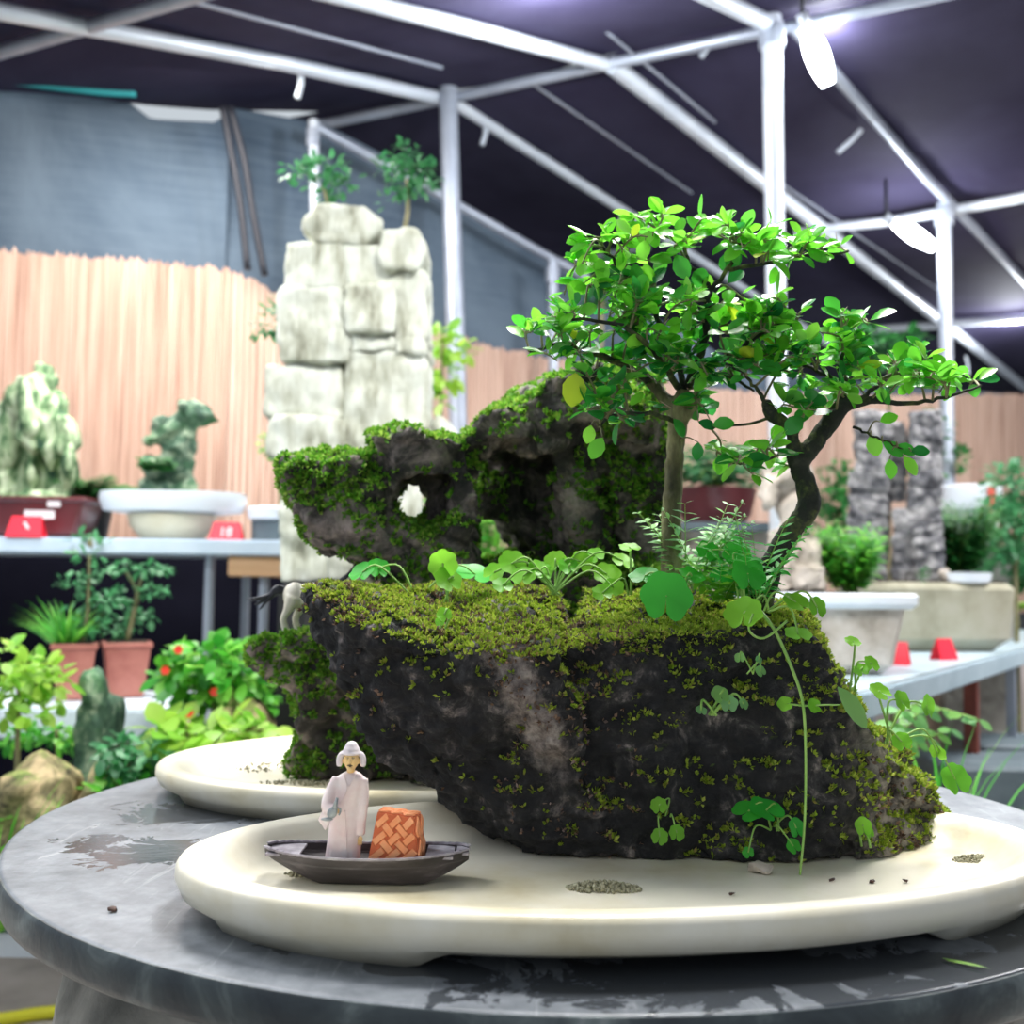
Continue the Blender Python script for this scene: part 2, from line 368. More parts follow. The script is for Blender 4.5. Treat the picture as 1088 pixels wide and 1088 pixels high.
def table_mat():
    m, nt, b = base('slate', .35, .5)
    vec = coords(nt)
    n1 = noisy(nt, vec, 7, 9, .65, .6); n2 = noisy(nt, vec, 60, 8, .7)
    dry = ramp(nt, [(.3, (.07, .08, .095)), (.5, (.14, .155, .18)), (.7, (.25, .265, .295))], n1)
    dry = mixc(nt, .35, dry, ramp(nt, [(.35, (.06, .07, .08)), (.65, (.3, .32, .35))], n2))
    # scratches
    w = nd(nt, 'ShaderNodeTexNoise', Scale=3, Detail=9, Roughness=.75, Distortion=2.5)
    mp = nt.nodes.new('ShaderNodeMapping'); mp.inputs['Scale'].default_value = (14, 2, 1); mp.inputs['Rotation'].default_value = (0, 0, .9)
    nt.links.new(vec, mp.inputs[0]); nt.links.new(mp.outputs[0], w.inputs[0])
    sc = ramp(nt, [(.58, (0, 0, 0)), (.66, (1, 1, 1))], w.outputs['Fac'])
    sc2 = nt.nodes.new('ShaderNodeMath'); sc2.operation = 'MULTIPLY'; nt.links.new(sc, sc2.inputs[0]); sc2.inputs[1].default_value = .35
    dry = mixc(nt, sc2.outputs[0], dry, (.5, .52, .55))
    # wet zones: blobs of water standing beside the trays (object x,y from the table centre)
    sep = nt.nodes.new('ShaderNodeSeparateXYZ'); tc = nt.nodes.new('ShaderNodeTexCoord'); nt.links.new(tc.outputs['Object'], sep.inputs[0])
    tot = None
    for cx, cy, rx, ry in ((-.27, -.13, .13, .075), (-.3, .0, .14, .07), (.12, -.39, .30, .085), (.34, -.26, .22, .2), (-.1, -.3, .1, .09)):
        dx = nd(nt, 'ShaderNodeMath', operation='MULTIPLY_ADD'); nt.links.new(sep.outputs[0], dx.inputs[0]); dx.inputs[1].default_value = 1/rx; dx.inputs[2].default_value = -cx/rx
        dy = nd(nt, 'ShaderNodeMath', operation='MULTIPLY_ADD'); nt.links.new(sep.outputs[1], dy.inputs[0]); dy.inputs[1].default_value = 1/ry; dy.inputs[2].default_value = -cy/ry
        cv = nt.nodes.new('ShaderNodeCombineXYZ'); nt.links.new(dx.outputs[0], cv.inputs[0]); nt.links.new(dy.outputs[0], cv.inputs[1])
        ln = nd(nt, 'ShaderNodeVectorMath', operation='LENGTH'); nt.links.new(cv.outputs[0], ln.inputs[0])
        iv = nd(nt, 'ShaderNodeMath', operation='SUBTRACT'); iv.inputs[0].default_value = 1.15; nt.links.new(ln.outputs['Value'], iv.inputs[1])
        if tot is None: tot = iv.outputs[0]
        else:
            mx = nd(nt, 'ShaderNodeMath', operation='MAXIMUM'); nt.links.new(tot, mx.inputs[0]); nt.links.new(iv.outputs[0], mx.inputs[1]); tot = mx.outputs[0]
    nn = noisy(nt, vec, 16, 8, .68, .8)
    ad = nd(nt, 'ShaderNodeMath', operation='MULTIPLY_ADD'); nt.links.new(nn, ad.inputs[0]); ad.inputs[1].default_value = 3.4; ad.inputs[2].default_value = -1.85
    sm = nd(nt, 'ShaderNodeMath', operation='ADD'); nt.links.new(ad.outputs[0], sm.inputs[0]); nt.links.new(tot, sm.inputs[1])
    wet = ramp(nt, [(.38, (0, 0, 0)), (.46, (1, 1, 1))], sm.outputs[0])
    nt.links.new(mixc(nt, wet, dry, (.05, .056, .066)), b.inputs['Base Color'])
    rr = nt.nodes.new('ShaderNodeMapRange'); rr.inputs['To Min'].default_value = .42; rr.inputs['To Max'].default_value = .1; nt.links.new(wet, rr.inputs[0])
    nt.links.new(rr.outputs[0], b.inputs['Roughness'])
    bump(nt, b, n2, .08, .002)
    return m
M['slate'] = table_mat()
M['slate_edge'] = mk('slate_edge', [(.3, (.018, .025, .032)), (.5, (.05, .065, .07)), (.66, (.16, .19, .19)), (.8, (.36, .38, .38))], 14, .3, .5, bsc=70, bst=.2, dist=1)
M['stone'] = mk('stone', [(.3, (.10, .10, .09)), (.5, (.3, .29, .26)), (.7, (.5, .48, .44))], 9, .8, .3, bsc=40, bst=.8, dist=.8)
M['boat'] = mk('boat', [(.35, (.022, .018, .018)), (.55, (.05, .042, .045)), (.75, (.16, .14, .15))], 90, .5, .5, scale=(.25, 1, 1))
M['boat_in'] = mk('boat_in', [(.35, (.16, .14, .17)), (.6, (.34, .32, .36)), (.75, (.55, .53, .57))], 70, .5)
M['orange'] = mk('orange', [(.3, (.92, .3, .11)), (.7, (.96, .44, .22))], 90, .6)
M['orange_gap'] = mk('orange_gap', [(0, (.62, .14, .05))], 0, .7)
M['robe'] = mk('robe', [(.3, (.74, .56, .57)), (.55, (.8, .68, .68)), (.75, (.84, .78, .79))], 70, .5)
M['hat'] = mk('hat', [(.3, (.7, .62, .66)), (.7, (.85, .78, .78))], 120, .5)
M['skin'] = mk('skin', [(.3, (.8, .52, .2)), (.7, (.88, .66, .34))], 120, .5)
M['ink'] = mk('ink', [(0, (.04, .02, .02))], 0, .6)
M['pewter'] = mk('pewter', [(.3, (.16, .18, .2)), (.7, (.4, .44, .46))], 200, .4)
M['horse'] = mk('horse', [(.3, (.72, .66, .5)), (.7, (.85, .8, .68))], 60, .45)
M['tail'] = mk('tail', [(.3, (.01, .01, .015)), (.7, (.06, .06, .08))], 90, .4)
M['steel'] = mk('steel', [(.3, (.3, .33, .4)), (.7, (.46, .5, .58))], 6, .38, .5, .35)
M['steel_white'] = mk('steel_white', [(.3, (.55, .6, .68)), (.7, (.72, .76, .82))], 6, .4, .5, .2)
M['cord'] = mk('cord', [(0, (.012, .013, .02))], 0, .6)
M['led'] = emis('led', (.9, .96, 1), 16)
def cloth(name, c0, c1, tr):
    m, nt, b = base(name, .8, .15)
    vec = coords(nt, (1, 1, 1)); c = ramp(nt, [(.35, c0), (.65, c1)], noisy(nt, vec, 1.6, 7, .6, .4))
    wv = nd(nt, 'ShaderNodeTexNoise', Scale=1, Detail=2); mp = nt.nodes.new('ShaderNodeMapping'); mp.inputs['Scale'].default_value = (3, 3, 60)
    nt.links.new(vec, mp.inputs[0]); nt.links.new(mp.outputs[0], wv.inputs[0])
    c = mixc(nt, ramp(nt, [(.4, (0, 0, 0)), (.7, (.35, .35, .35))], wv.outputs['Fac']), c, c1)
    nt.links.new(c, b.inputs['Base Color']); return m
M['net'] = cloth('net_wall', (.05, .075, .11), (.13, .17, .215), .1)
M['roof'] = cloth('roof_cloth', (.022, .018, .045), (.045, .04, .08), .1)
M['dark'] = mk('dark_cloth', [(.3, (.004, .004, .01)), (.7, (.01, .01, .02))], 3, .9, .1)  # near-black colour painting the shade of the void below the shelf
def reed_mat():
    m, nt, b = base('reed', .75, .25)
    vec = coords(nt, (150, 150, 2.2)); n = noisy(nt, vec, 1, 5, .6)
    v2 = coords(nt, (70, 70, 1.8)); n2 = noisy(nt, v2, 1, 4, .6)
    c = ramp(nt, [(.3, (.22, .12, .09)), (.42, (.46, .29, .22)), (.55, (.68, .48, .38)), (.7, (.8, .64, .53))], n)
    c2 = ramp(nt, [(.35, (.34, .19, .14)), (.5, (.62, .42, .33)), (.65, (.76, .58, .48))], n2)
    nt.links.new(mixc(nt, .45, c, c2), b.inputs['Base Color']); bump(nt, b, n, .5, .01); return m
M['reed'] = reed_mat()
M['lime'] = mk('limestone', [(.3, (.2, .2, .15)), (.42, (.42, .43, .35)), (.55, (.58, .6, .53)), (.75, (.68, .71, .66))], 18, .85, .2, bsc=45, bst=.6, scale=(1.6, 1.6, .5))
M['joint'] = mk('joint', [(.3, (.08, .08, .05)), (.7, (.25, .25, .18))], 20, .9)
M['white'] = mk('white_ceramic', [(.3, (.72, .78, .86)), (.7, (.82, .86, .92))], 5, .35)
M['cream'] = mk('cream_ceramic', [(.3, (.62, .55, .38)), (.7, (.76, .7, .55))], 9, .45)
M['maroon'] = mk('maroon', [(.3, (.07, .015, .02)), (.7, (.14, .03, .035))], 6, .3)
M['terra'] = mk('terracotta', [(.3, (.34, .1, .08)), (.6, (.5, .19, .15)), (.8, (.54, .26, .22))], 14, .6)
M['soil'] = mk('soil', [(.3, (.02, .015, .01)), (.7, (.07, .05, .03))], 60, .9)
M['red'] = mk('red_plastic', [(0, (.85, .012, .04))], 0, .45)
M['redpaper'] = mk('red_paper', [(0, (.8, .1, .08))], 0, .6)
M['sticker'] = mk('sticker', [(0, (.85, .82, .85))], 0, .5)
M['board'] = mk('shelf_board', [(.3, (.5, .62, .74)), (.7, (.66, .76, .86))], 8, .4)
M['wood'] = mk('wood', [(.3, (.55, .3, .14)), (.7, (.74, .46, .26))], 8, .6, scale=(.2, 3, 3))
M['slab'] = mk('slab', [(.3, (.48, .55, .62)), (.7, (.68, .74, .8))], 7, .6, bsc=40, bst=.3)
M['olive'] = mk('olive_pot', [(.3, (.24, .23, .16)), (.5, (.38, .36, .27)), (.7, (.46, .44, .36))], 7, .8, .2, bsc=80, bst=.2)
M['galv'] = mk('galvanised', [(.3, (.4, .52, .58)), (.7, (.58, .7, .76))], 8, .4, .5, .2)
M['rust'] = mk('rust', [(.3, (.14, .03, .02)), (.7, (.28, .07, .045))], 20, .7)
M['floor'] = mk('concrete', [(.3, (.3, .27, .24)), (.5, (.44, .4, .36)), (.7, (.55, .51, .48))], 3, .85, .2, bsc=30, bst=.3)
M['grayrock'] = mk('gray_rock', [(.34, (.03, .03, .035)), (.45, (.13, .13, .14)), (.56, (.32, .31, .31)), (.7, (.55, .53, .52))], 22, .85, .2, bsc=40, bst=.7, scale=(1, 1, 1.4))
M['palerock'] = mk('pale_rock', [(.3, (.24, .2, .16)), (.5, (.5, .44, .38)), (.7, (.66, .6, .55))], 14, .85, .2, bsc=40, bst=.7)
M['greenrock'] = mossy_rock('green_rock', [(.35, (.015, .045, .03)), (.5, (.08, .15, .1)), (.64, (.45, .52, .38))], [(.3, (.02, .10, .02)), (.7, (.06, .26, .05))], up0=1.5, up1=2, amt=.5, msc=14, bsc=40)
M['stalactite'] = mk('stalactite', [(.34, (.02, .06, .04)), (.45, (.12, .22, .1)), (.55, (.42, .52, .32)), (.7, (.66, .72, .56))], 22, .8, .3, bsc=30, bst=.6, scale=(1.6, 1.6, .55))
M['mossstone'] = mossy_rock('moss_stone', [(.38, (.04, .035, .02)), (.5, (.24, .2, .1)), (.62, (.55, .42, .24))], [(.3, (.05, .12, .01)), (.7, (.2, .32, .04))], up0=.5, up1=1.0, amt=.15, msc=16, bsc=60)
M['hose'] = mk('hose', [(0, (.75, .72, .03))], 0, .4)
M['crate'] = mk('crate', [(.3, (.06, .09, .11)), (.7, (.14, .18, .2))], 10, .6)
M['black'] = mk('black_pot', [(.3, (.012, .012, .014)), (.7, (.03, .028, .03))], 10, .5)
M['berry'] = mk('debris', [(.3, (.02, .01, .01)), (.7, (.12, .05, .03))], 100, .6)

# ================================================================== SETTING
mb = MB(); mb.add([(-9, -4, 0), (10, -4, 0), (10, 12, 0), (-9, 12, 0)], [(0, 1, 2, 3)]); struct('floor', mb, M['floor'])
RZ = 2.6
up = V((0, 0, 1))
def ridge(px, py): return atz(px, py, RZ)
R1, R2 = ridge(345, 132), ridge(820, 32)
rdir = (R2-R1).normalized()
dR = V((.616, .788, -.05)).normalized(); dL = V((-.616, -.788, -.19)).normalized()
nR, nL = dR.cross(rdir).normalized(), dL.cross(rdir).normalized()
def onR(px, py): return on_plane(px, py, R1, nR)
def onL(px, py): return on_plane(px, py, R1, nL)
lift = V((0, 0, .035))
R0, R9 = R1, R1+rdir*5.5
def sheet(name, quad, nx, ny, mat, sag=.0):
    mb = MB(); vs = []
    for j in range(ny+1):
        for i in range(nx+1):
            u, v = i/nx, j/ny
            p = quad[0].lerp(quad[1], u).lerp(quad[3].lerp(quad[2], u), v)
            vs.append(p+V((0, 0, sag*noise.noise(p*1.7))))
    W = nx+1
    mb.add(vs, [(j*W+i, j*W+i+1, (j+1)*W+i+1, (j+1)*W+i) for j in range(ny) for i in range(nx)])
    return struct(name, mb, mat, smooth=True)
sheet('ceiling', [R0-rdir*1.6+lift, R9+lift, R9+dR*12+lift, R0-rdir*1.6+dR*12+lift], 36, 40, M['roof'], .05)
far = onL(-350, 86)
sheet('ceiling_left', [R0+lift, R9+lift, R9+dL*3.9+lift, far+lift*1], 24, 18, M['roof'], .03)
# netting walls and reed fence stand on two upright planes meeting in a corner
WA, WC, WB = V((-2.3, 3.05, 0)), V((-.92, 3.5, 0)), V((4.6, 7.09, 0))
def curtain(name, A, B, top, mat, push=0, thick=0, wave=0, dens=40, make=struct):
    t = (B-A).normalized(); n = V((-t.y, t.x, 0))
    pts = [on_wall(px, py, A+n*push, B+n*push) for px, py in top]
    L = [((p-A).dot(t), p.z) for p in pts]
    mb = MB(); vs = []; s0, s1 = L[0][0], L[-1][0]; N = max(2, int((s1-s0)*dens)); k = 0
    rows = 8
    for i in range(N+1):
        s = s0+(s1-s0)*i/N
        while k < len(L)-2 and s > L[k+1][0]: k += 1
        z = L[k][1]+(L[k+1][1]-L[k][1])*(s-L[k][0])/max(1e-6, L[k+1][0]-L[k][0])
        if thick: z += random.uniform(-.012, .012)
        for j in range(rows+1):
            w = wave*noise.noise(V((s*2.2, j*.35, push*9))) if not thick else (thick*(i % 2))
            q = A+t*s+n*(push+w); vs.append((q.x, q.y, z*j/rows))
    mb.add(vs, [(i*(rows+1)+j, (i+1)*(rows+1)+j, (i+1)*(rows+1)+j+1, i*(rows+1)+j+1) for i in range(N) for j in range(rows)])
    return make(name, mb, mat)
curtain('wall_left', WA, WC, [(-150, 92), (0, 97), (135, 106), (160, 126), (232, 132), (244, 112)], M['net'], push=.1, wave=.05)
curtain('wall_back', WC, WB, [(243, 112), (345, 132), (470, 203), (590, 277), (700, 342), (800, 396), (1130, 425), (1300, 430)], M['net'], push=.1, wave=.05, dens=25)
def fence_make(name, mb, mat): return obj(name, mb, mat, fix=False, smooth=False)
o = curtain('reed_fence', WA, WC, [(-150, 262), (0, 264), (60, 270), (150, 276), (232, 284), (247, 288)], M['reed'], thick=.008, dens=150, make=fence_make)
tag(o, 'tan reed screen fence behind the left shelf, under the dark netting', 'fence', 'reed screens')
o = curtain('reed_fence', WC, WB, [(246, 288), (270, 298), (300, 318), (420, 335), (500, 362), (620, 388), (740, 412), (830, 418), (1000, 420), (1088, 418), (1300, 418)], M['reed'], thick=.008, dens=90, make=fence_make)
tag(o, 'reed screen fence running back behind the rock tower to the far right', 'fence', 'reed screens')
# black sheet added under the left shelf, its colour standing in for shade
mb = MB(); a, b = V((-2.2, 2.95, 0)), V((-.45, 3.12, 0))
mb.box(((a+b)/2)+V((0, 0, .53)), ((b-a).length, .01, 1.06), Matrix.Rotation(math.atan2(b.y-a.y, b.x-a.x), 3, 'Z'))
o = obj('ground_cloth', mb, M['dark'], smooth=False); tag(o, 'black cloth hanging below the left display shelf', 'cloth')

# pipes of the roof frame
def pipe(name, pts, r, mat, label, cat='pipe', group='steel pipes of the roof frame', n=10):
    mb = MB(); mb.tube(pts, r*.84, n); o = obj(name, mb, mat, smooth='auto'); return tag(o, label, cat, group)
pipe('ridge_pipe', [R0-rdir*.1, R9], .021, M['steel'], 'grey ridge pipe crossing the whole roof from the rear wall towards the upper right')
q0 = onL(-60, 73); q1 = onL(330, -40)
pipe('roof_pipe', [q0, q1], .022, M['steel'], 'grey roof pipe crossing the top left corner')
pipe('roof_pipe', [onL(-60, 1), onL(300, 67), ridge(475, 106)], .026, M['steel_white'], 'white roof pipe from the upper left corner to the first post')
pipe('roof_pipe', [ridge(478, 106), onR(680, 235), onR(800, 313), onR(900, 378)], .024, M['steel_white'], 'white rafter running from the first post back to the right behind the bonsai')
pipe('roof_pipe', [onL(330, -12), onL(500, 30), ridge(645, 69)], .026, M['steel_white'], 'white roof pipe at the top centre ending at the ridge')
pipe('roof_pipe', [ridge(650, 69), onR(870, 240), onR(1090, 412)], .034, M['steel_white'], 'thick pale rafter crossing behind the middle post to the right edge')
pipe('roof_pipe', [ridge(842, 28), onR(985, 190), onR(1130, 342)], .022, M['steel'], 'grey rafter from the upper tube lamp down to the right edge')
pipe('roof_pipe', [onL(640, -60), ridge(826, 30)], .03, M['steel_white'], 'bright pipe at the top edge meeting the middle post')
pipe('roof_pipe', [onR(845, 246), onR(950, 232)+V((0, 0, -.01)), onR(1130, 202)], .024, M['steel_white'], 'cross pipe level with the lower tube lamp on the right')
pipe('roof_pipe', [onR(905, 352), onR(1130, 335)], .026, M['steel_white'], 'lowest cross pipe at the right below the lower lamp')
pipe('roof_pipe', [on_wall(352, 142, WC, WB)-V((.05, .06, 0)), on_wall(470, 206, WC, WB)-V((.05, .06, 0)), on_wall(590, 275, WC, WB)-V((.05, .06, 0)), on_wall(645, 305, WC, WB)-V((.05, .06, 0))], .022, M['steel'], 'grey pipe sloping along the top of the rear netting wall')
pipe('roof_pipe', [onR(592, 279), onR(690, 262)], .018, M['steel'], 'short grey cross pipe behind the top left of the bonsai crown')
# thin seams/wires in the cloth
for k, (a, b) in enumerate((((205, 2), (470, 72)), ((640, 30), (760, 130)), ((560, 85), (735, 205)), ((830, 195), (1000, 310)))):
    f = onL if k == 0 else onR
    pipe('roof_wire', [f(*a), f(*b)], .006, M['steel'], ['thin wire under the roof cloth left of the first post', 'thin wire near the top between the first and middle posts', 'thin wire low between the two pale rafters', 'thin wire between the thick rafter and the lower lamp'][k], 'wire', 'roof wires', 5)
# posts
def post(px0, py0, px1, Y, r, mat, label, zb=0):
    t = at(px0, py0, Y); 
    b = at(px1, 430, Y); d = (b-t); d = d/d.z*-1
    e = t + V((d.x*(t.z-zb), 0, -(t.z-zb)))
    th = thing('steel_post', (e.x, e.y, zb), label, 'post', 'upright steel posts')
    mb = MB(); mb.tube([e, t], r, 14); obj('pole', mb, mat, th, smooth='auto')
    mb = MB(); mb.tube([t-V((0, 0, .09)), t-V((0, 0, .03))], r*1.35, 14); obj('pipe_clamp', mb, M['steel'], th, smooth='auto')
    mb = MB(); mb.box((e.x, e.y, zb+.004), (.14, .14, .008)); obj('foot_plate', mb, M['steel'], th, smooth=False)
yy = ridge(478, 106).y
post(473, -6, 486, yy-.05, .031, M['steel'], 'tall steel post left of centre beside the pale rock tower')
post(820, 18, 826, ridge(822, 30).y-.04, .028, M['steel_white'], 'tall pale steel post behind the bonsai crown')
post(1003, 216, 1006, onR(1003, 216).y, .028, M['steel'], 'steel post at the right, below the lower tube lamp')
post(333, 128, 338, on_wall(335, 150, WC, WB).y-.1, .017, M['steel_white'], 'thin post behind the small tree on top of the rock tower')
post(587, 276, 588, on_wall(588, 300, WC, WB).y-.1, .02, M['steel'], 'short grey post seen at the left of the bonsai crown')
# hooks hanging from pipes
for k, (a, b, f) in enumerate((((320, 76), (316, 104), onL), ((516, 132), (512, 154), onR), ((660, 228), (657, 250), onR), ((745, 60), (768, 20), onR), ((915, 138), (890, 162), onR), ((1026, 378), (1029, 398), onR))):
    p = f(*a); q = at(b[0], b[1], p.y)
    mb = MB(); mb.tube([p, p.lerp(q, .5)+V((.005, 0, 0)), q], .009, 8)
    o = obj('pipe_hook', mb, M['steel_white'], smooth='auto')
    tag(o, ['short pipe stub hanging from the upper left roof pipe', 'short pipe stub hanging just right of the first post', 'short pipe stub hanging above the left of the bonsai crown', 'short slanting strap left of the middle post top', 'dark slanting strap under the rafter right of the middle post', 'small pipe stub under the thick rafter near the right edge'][k], 'hook', 'stubs hanging from the roof pipes')
# tube lamps
def lamp(p0, p1, r, label):
    p0, p1 = V(p0), V(p1); c = (p0+p1)/2
    th = thing('tube_lamp', p0.lerp(p1, .5), label, 'lamp', 'tube lamps under the roof')
    mb = MB(); N = 10
    mb.tube([p0.lerp(p1, i/N) for i in range(N+1)], [r*(.35+.65*math.sin(PI*(.1+.8*i/N))) for i in range(N+1)], 12); obj('light_tube', mb, M['led'], th)
    mb = MB(); mb.tube([p0+(p0-p1)*.22, p0], [r*.55, r*.5], 10); obj('socket', mb, M['steel_white'], th)
    mb = MB(); mb.tube([p0+(p0-p1)*.2, p0+(p0-p1)*.2+V((0, 0, .14))], .006, 6); obj('hanging_wire', mb, M['cord'], th)
a = onR(856, 30); b = at(880, 90, a.y+.28); a = at(856, 30, a.y-.02)
lamp(at(857, 28, 2.95), at(880, 90, 3.0), .033, 'bright tube lamp at the upper right beside the middle post')
lamp(at(950, 236, 3.9), at(992, 263, 3.95), .03, 'bright tube lamp at the right end of the cross pipe')
# cords tied to the corner of the netting
for k, pts in enumerate(([(232, 122), (240, 165), (250, 220), (258, 292)], [(240, 122), (255, 180), (264, 235), (276, 298)])):
    mb = MB(); mb.tube(smooth_path([on_wall(x, y, WA, WC)-V((-.03, .06, 0)) for x, y in pts]), .012, 8)
    o = obj('black_cord', mb, M['cord']); tag(o, ['left one of two black cords hanging down the netting corner', 'right one of two black cords hanging down the netting corner'][k], 'cord', 'black cords')
mb = MB(); mb.tube(smooth_path([on_wall(x, y, WA, WC)-V((0, .05, 0)) for x, y in ((-20, 88), (40, 96), (110, 104), (150, 106))]), .014, 8)
o = obj('teal_rope', mb, mk('teal', [(0, (.02, .3, .32))], 0, .6)); tag(o, 'teal rope along the top of the left netting', 'rope')

# ================================================================== TABLE
TC = V((.0416, 1.0, 0)); TR = .454
th = thing('round_table', (TC.x, TC.y, 0), 'round dark slate table carrying both landscape trays', 'table')
mb = MB()
mb.lathe((TC.x, TC.y, TZ), [(TR-.004, -.0265), (TR-.001, -.024), (TR, -.02), (TR, -.004), (TR-.0015, -.001)], 160)
obj('table_edge', mb, M['slate_edge'], th, smooth='auto')
mb = MB(); mb.lathe((TC.x, TC.y, TZ), [(TR-.0015, -.002), (TR-.0035, -.0003), (TR-.0045, 0.0), (TR-.006, 0), (TR-.03, 0), (TR*.5, 0)], 160)
o = obj('table_top', mb, M['slate'], th, smooth='auto')
mb = MB()
mb.lathe((TC.x, TC.y, 0), [(.36, 0), (.41, .03), (.425, .25), (.40, .45), (.405, .65), (.39, TZ-.027)], 40)
me = remesh(mb, .02, 1); displace(me, .022, 5, .012, 7, seed=4, zmin=0)
for v in me.vertices: v.co.z = min(v.co.z, TZ-.027)
o = link_mesh('stone_base', me, M['stone'], th); o['label'] = 'rough pale grey stone base'

# trays
def tray(name, cx, cy, a, b, rot, h, label, gap=.008, floor=.013):
    th = thing(name, (cx, cy, TZ), label, 'tray', 'oval marble landscape trays')
    prof = [(.10, .010, 0), (.045, .009, 0), (.026, .004, 1), (.019, .003, 1), (.013, .009, 1), (.004, .4*h, 0), (.0, .68*h, 0), (.0005, .86*h, 0), (.003, .96*h, 0), (.007, h, 0), (.017, .985*h, 0), (.022, .93*h, 0), (.027, .78*h, 0), (.037, .5*h, 0), (.046, floor+.001, 0), (.06, floor, 0), (.12, floor-.0005, 0)]
    N = 192; mb = MB(); vs = []
    cr, sr = math.cos(rot), math.sin(rot)
    for ins, z, f in prof:
        for k in range(N):
            w = 2*PI*k/N; zz, ii = z, ins
            deg = (k*360/N) % 180; d = min(abs(deg-37), abs(deg-143))
            s = max(0, min(1, (23-d)/5)); s = s*s*(3-2*s)       # 1 on a foot, 0 between the feet
            if f:
                if z < .004: zz = gap*(1-s)+.0*s
                elif z < .008: zz = gap*(1-s)+.0004*s
                else: zz = (gap+.004)*(1-s)+.008*s
            x, y = (a-ii)*math.cos(w), (b-ii)*math.sin(w)
            vs.append((cx+x*cr-y*sr, cy+x*sr+y*cr, TZ+zz))
    m = len(prof)
    fs = [(i*N+k, i*N+(k+1) % N, (i+1)*N+(k+1) % N, (i+1)*N+k) for i in range(m-1) for k in range(N)]
    fs += [tuple(range(N-1, -1, -1)), tuple((m-1)*N+k for k in range(N))]
    mb.add(vs, fs); obj('tray_body', mb, M['marble'], th)
    return th
tray('landscape_tray', .085, .762, .300, .170, math.radians(10), .035, 'front cream marble oval tray on four feet, holding the boat and the big rock')
tray('landscape_tray', -.037, 1.148, .314, .208, math.radians(10), .031, 'rear cream marble oval tray at the back of the slate table')
FZ = TZ+.013
# grit and dirt lying in the trays
def grit(name, pts, r, n, label):
    mb = MB()
    for c, rx, ry in pts:
        for i in range(n):
            w, q = random.uniform(0, 2*PI), math.sqrt(random.random())
            h = .004*(1-q*q)*r
            mb.ball((c.x+rx*q*math.cos(w), c.y+ry*q*math.sin(w), FZ+random.uniform(0, h)+.0003), random.uniform(.0006, .0016), 5, 4)
    o = obj(name, mb, M['grain']); tag(o, label, 'grit'); o['kind'] = 'stuff'
grit('grit_patch', [(atz(642, 944, FZ), .024, .011)], 1, 420, 'olive patch of grit on the front tray below the rock')
grit('grit_patch', [(atz(1045, 915, FZ), .022, .010)], 1, 300, 'small patch of grit at the right end of the front tray')
grit('grit_patch', [(atz(300, 915, FZ), .04, .02), (atz(350, 930, FZ), .03, .008)], .5, 150, 'pale sand grains around the bow of the boat')
grit('grit_patch', [(atz(270, 815, FZ), .05, .03), (atz(330, 832, FZ), .05, .012)], .5, 120, 'pale sand scattered in the left of the rear tray')
mb = MB(); p = atz(808, 928, FZ); mb.hull([p+V((rnd(.011), rnd(.008), random.uniform(0, .008))) for i in range(20)])
me = remesh(mb, .0012, 2); displace(me, .0012, 200, zmin=FZ)
o = link_mesh('pebble', me, M['palerock']); tag(o, 'small grey pebble lying on the tray in front of the big rock', 'stone')
for k, (x, y) in enumerate(((926, 938), (962, 938), (778, 951), (884, 936))):
    p = atz(x, y, FZ); mb = MB(); mb.hull([p+V((rnd(.0025), rnd(.002), random.uniform(-.0003, .0022))) for i in range(12)])
    o = obj('debris_crumb', mb, M['berry']); tag(o, 'dark crumb of debris on the front tray', 'debris', 'dark crumbs on the front tray')
mb = MB(); p = atz(1028, 886, FZ)
tmpm = MB(); tmpm.ball(p, (.016, .009, .006), 14, 8); tufts(mb, (lambda q: q)(mesh_of('t', tmpm)), lambda c, n: 1, 140, .006, .002, 3)
o = obj('leaf_litter', mb, M['litter'], fix=False); tag(o, 'clump of brown leaf litter beside the right end of the big rock', 'litter'); o['kind'] = 'stuff'
mb = MB(); p = atz(120, 969, TZ); mb.hull([p+V((rnd(.004), rnd(.003), random.uniform(-.0002, .004))) for i in range(14)])
o = obj('seed_husk', mb, M['berry']); tag(o, 'tiny brown seed husk on the left of the slate table top', 'debris')
mb = MB()
for k in range(4): mb.blade(atz(1002+k*2, 1020+k, TZ)+V((0, 0, .001)), V((.6, -.5, .05)), .022, .0016, .1)
o = obj('grass_clipping', mb, M['stem'], fix=False); tag(o, 'green grass clipping on the table in front of the tray', 'grass')

# ================================================================== MAIN ROCK
def P(*a): return [at(*q) for q in a]
zb = FZ-.003
mb = MB()
# left overhanging prow
mb.hull(P((322, 628, .86), (345, 632, .835), (370, 668, .80), (430, 688, .782), (520, 692, .775), (590, 692, .772),
          (326, 618, .92), (400, 622, .965), (600, 622, .98), (352, 700, .85), (398, 800, .85), (345, 640, .9),
          (468, 858, .85), (528, 890, .83), (600, 905, .81), (610, 830, .782), (565, 750, .775), (470, 850, .95)) + [V((-.0, .85, zb)), V((.03, .80, zb)), V((.08, .80, zb)), V((.02, .93, zb)), V((.1, .93, zb))])
# ridge with the pale streak
mb.hull(P((520, 694, .772), (590, 694, .768), (545, 740, .772), (590, 800, .774), (625, 850, .782), (585, 760, .768), (600, 700, .80), (620, 860, .82)))
# right block
mb.hull(P((585, 690, .80), (680, 672, .805), (790, 660, .80), (860, 668, .81), (905, 742, .82), (690, 640, .93), (620, 625, .97), (850, 640, .94), (900, 735, .93),
          (700, 800, .805), (830, 800, .80), (905, 860, .805)) + [V((.04, .80, zb)), V((.14, .798, zb)), V((.235, .797, zb)), V((.25, .82, zb)), V((.06, .94, zb)), V((.26, .93, zb))])
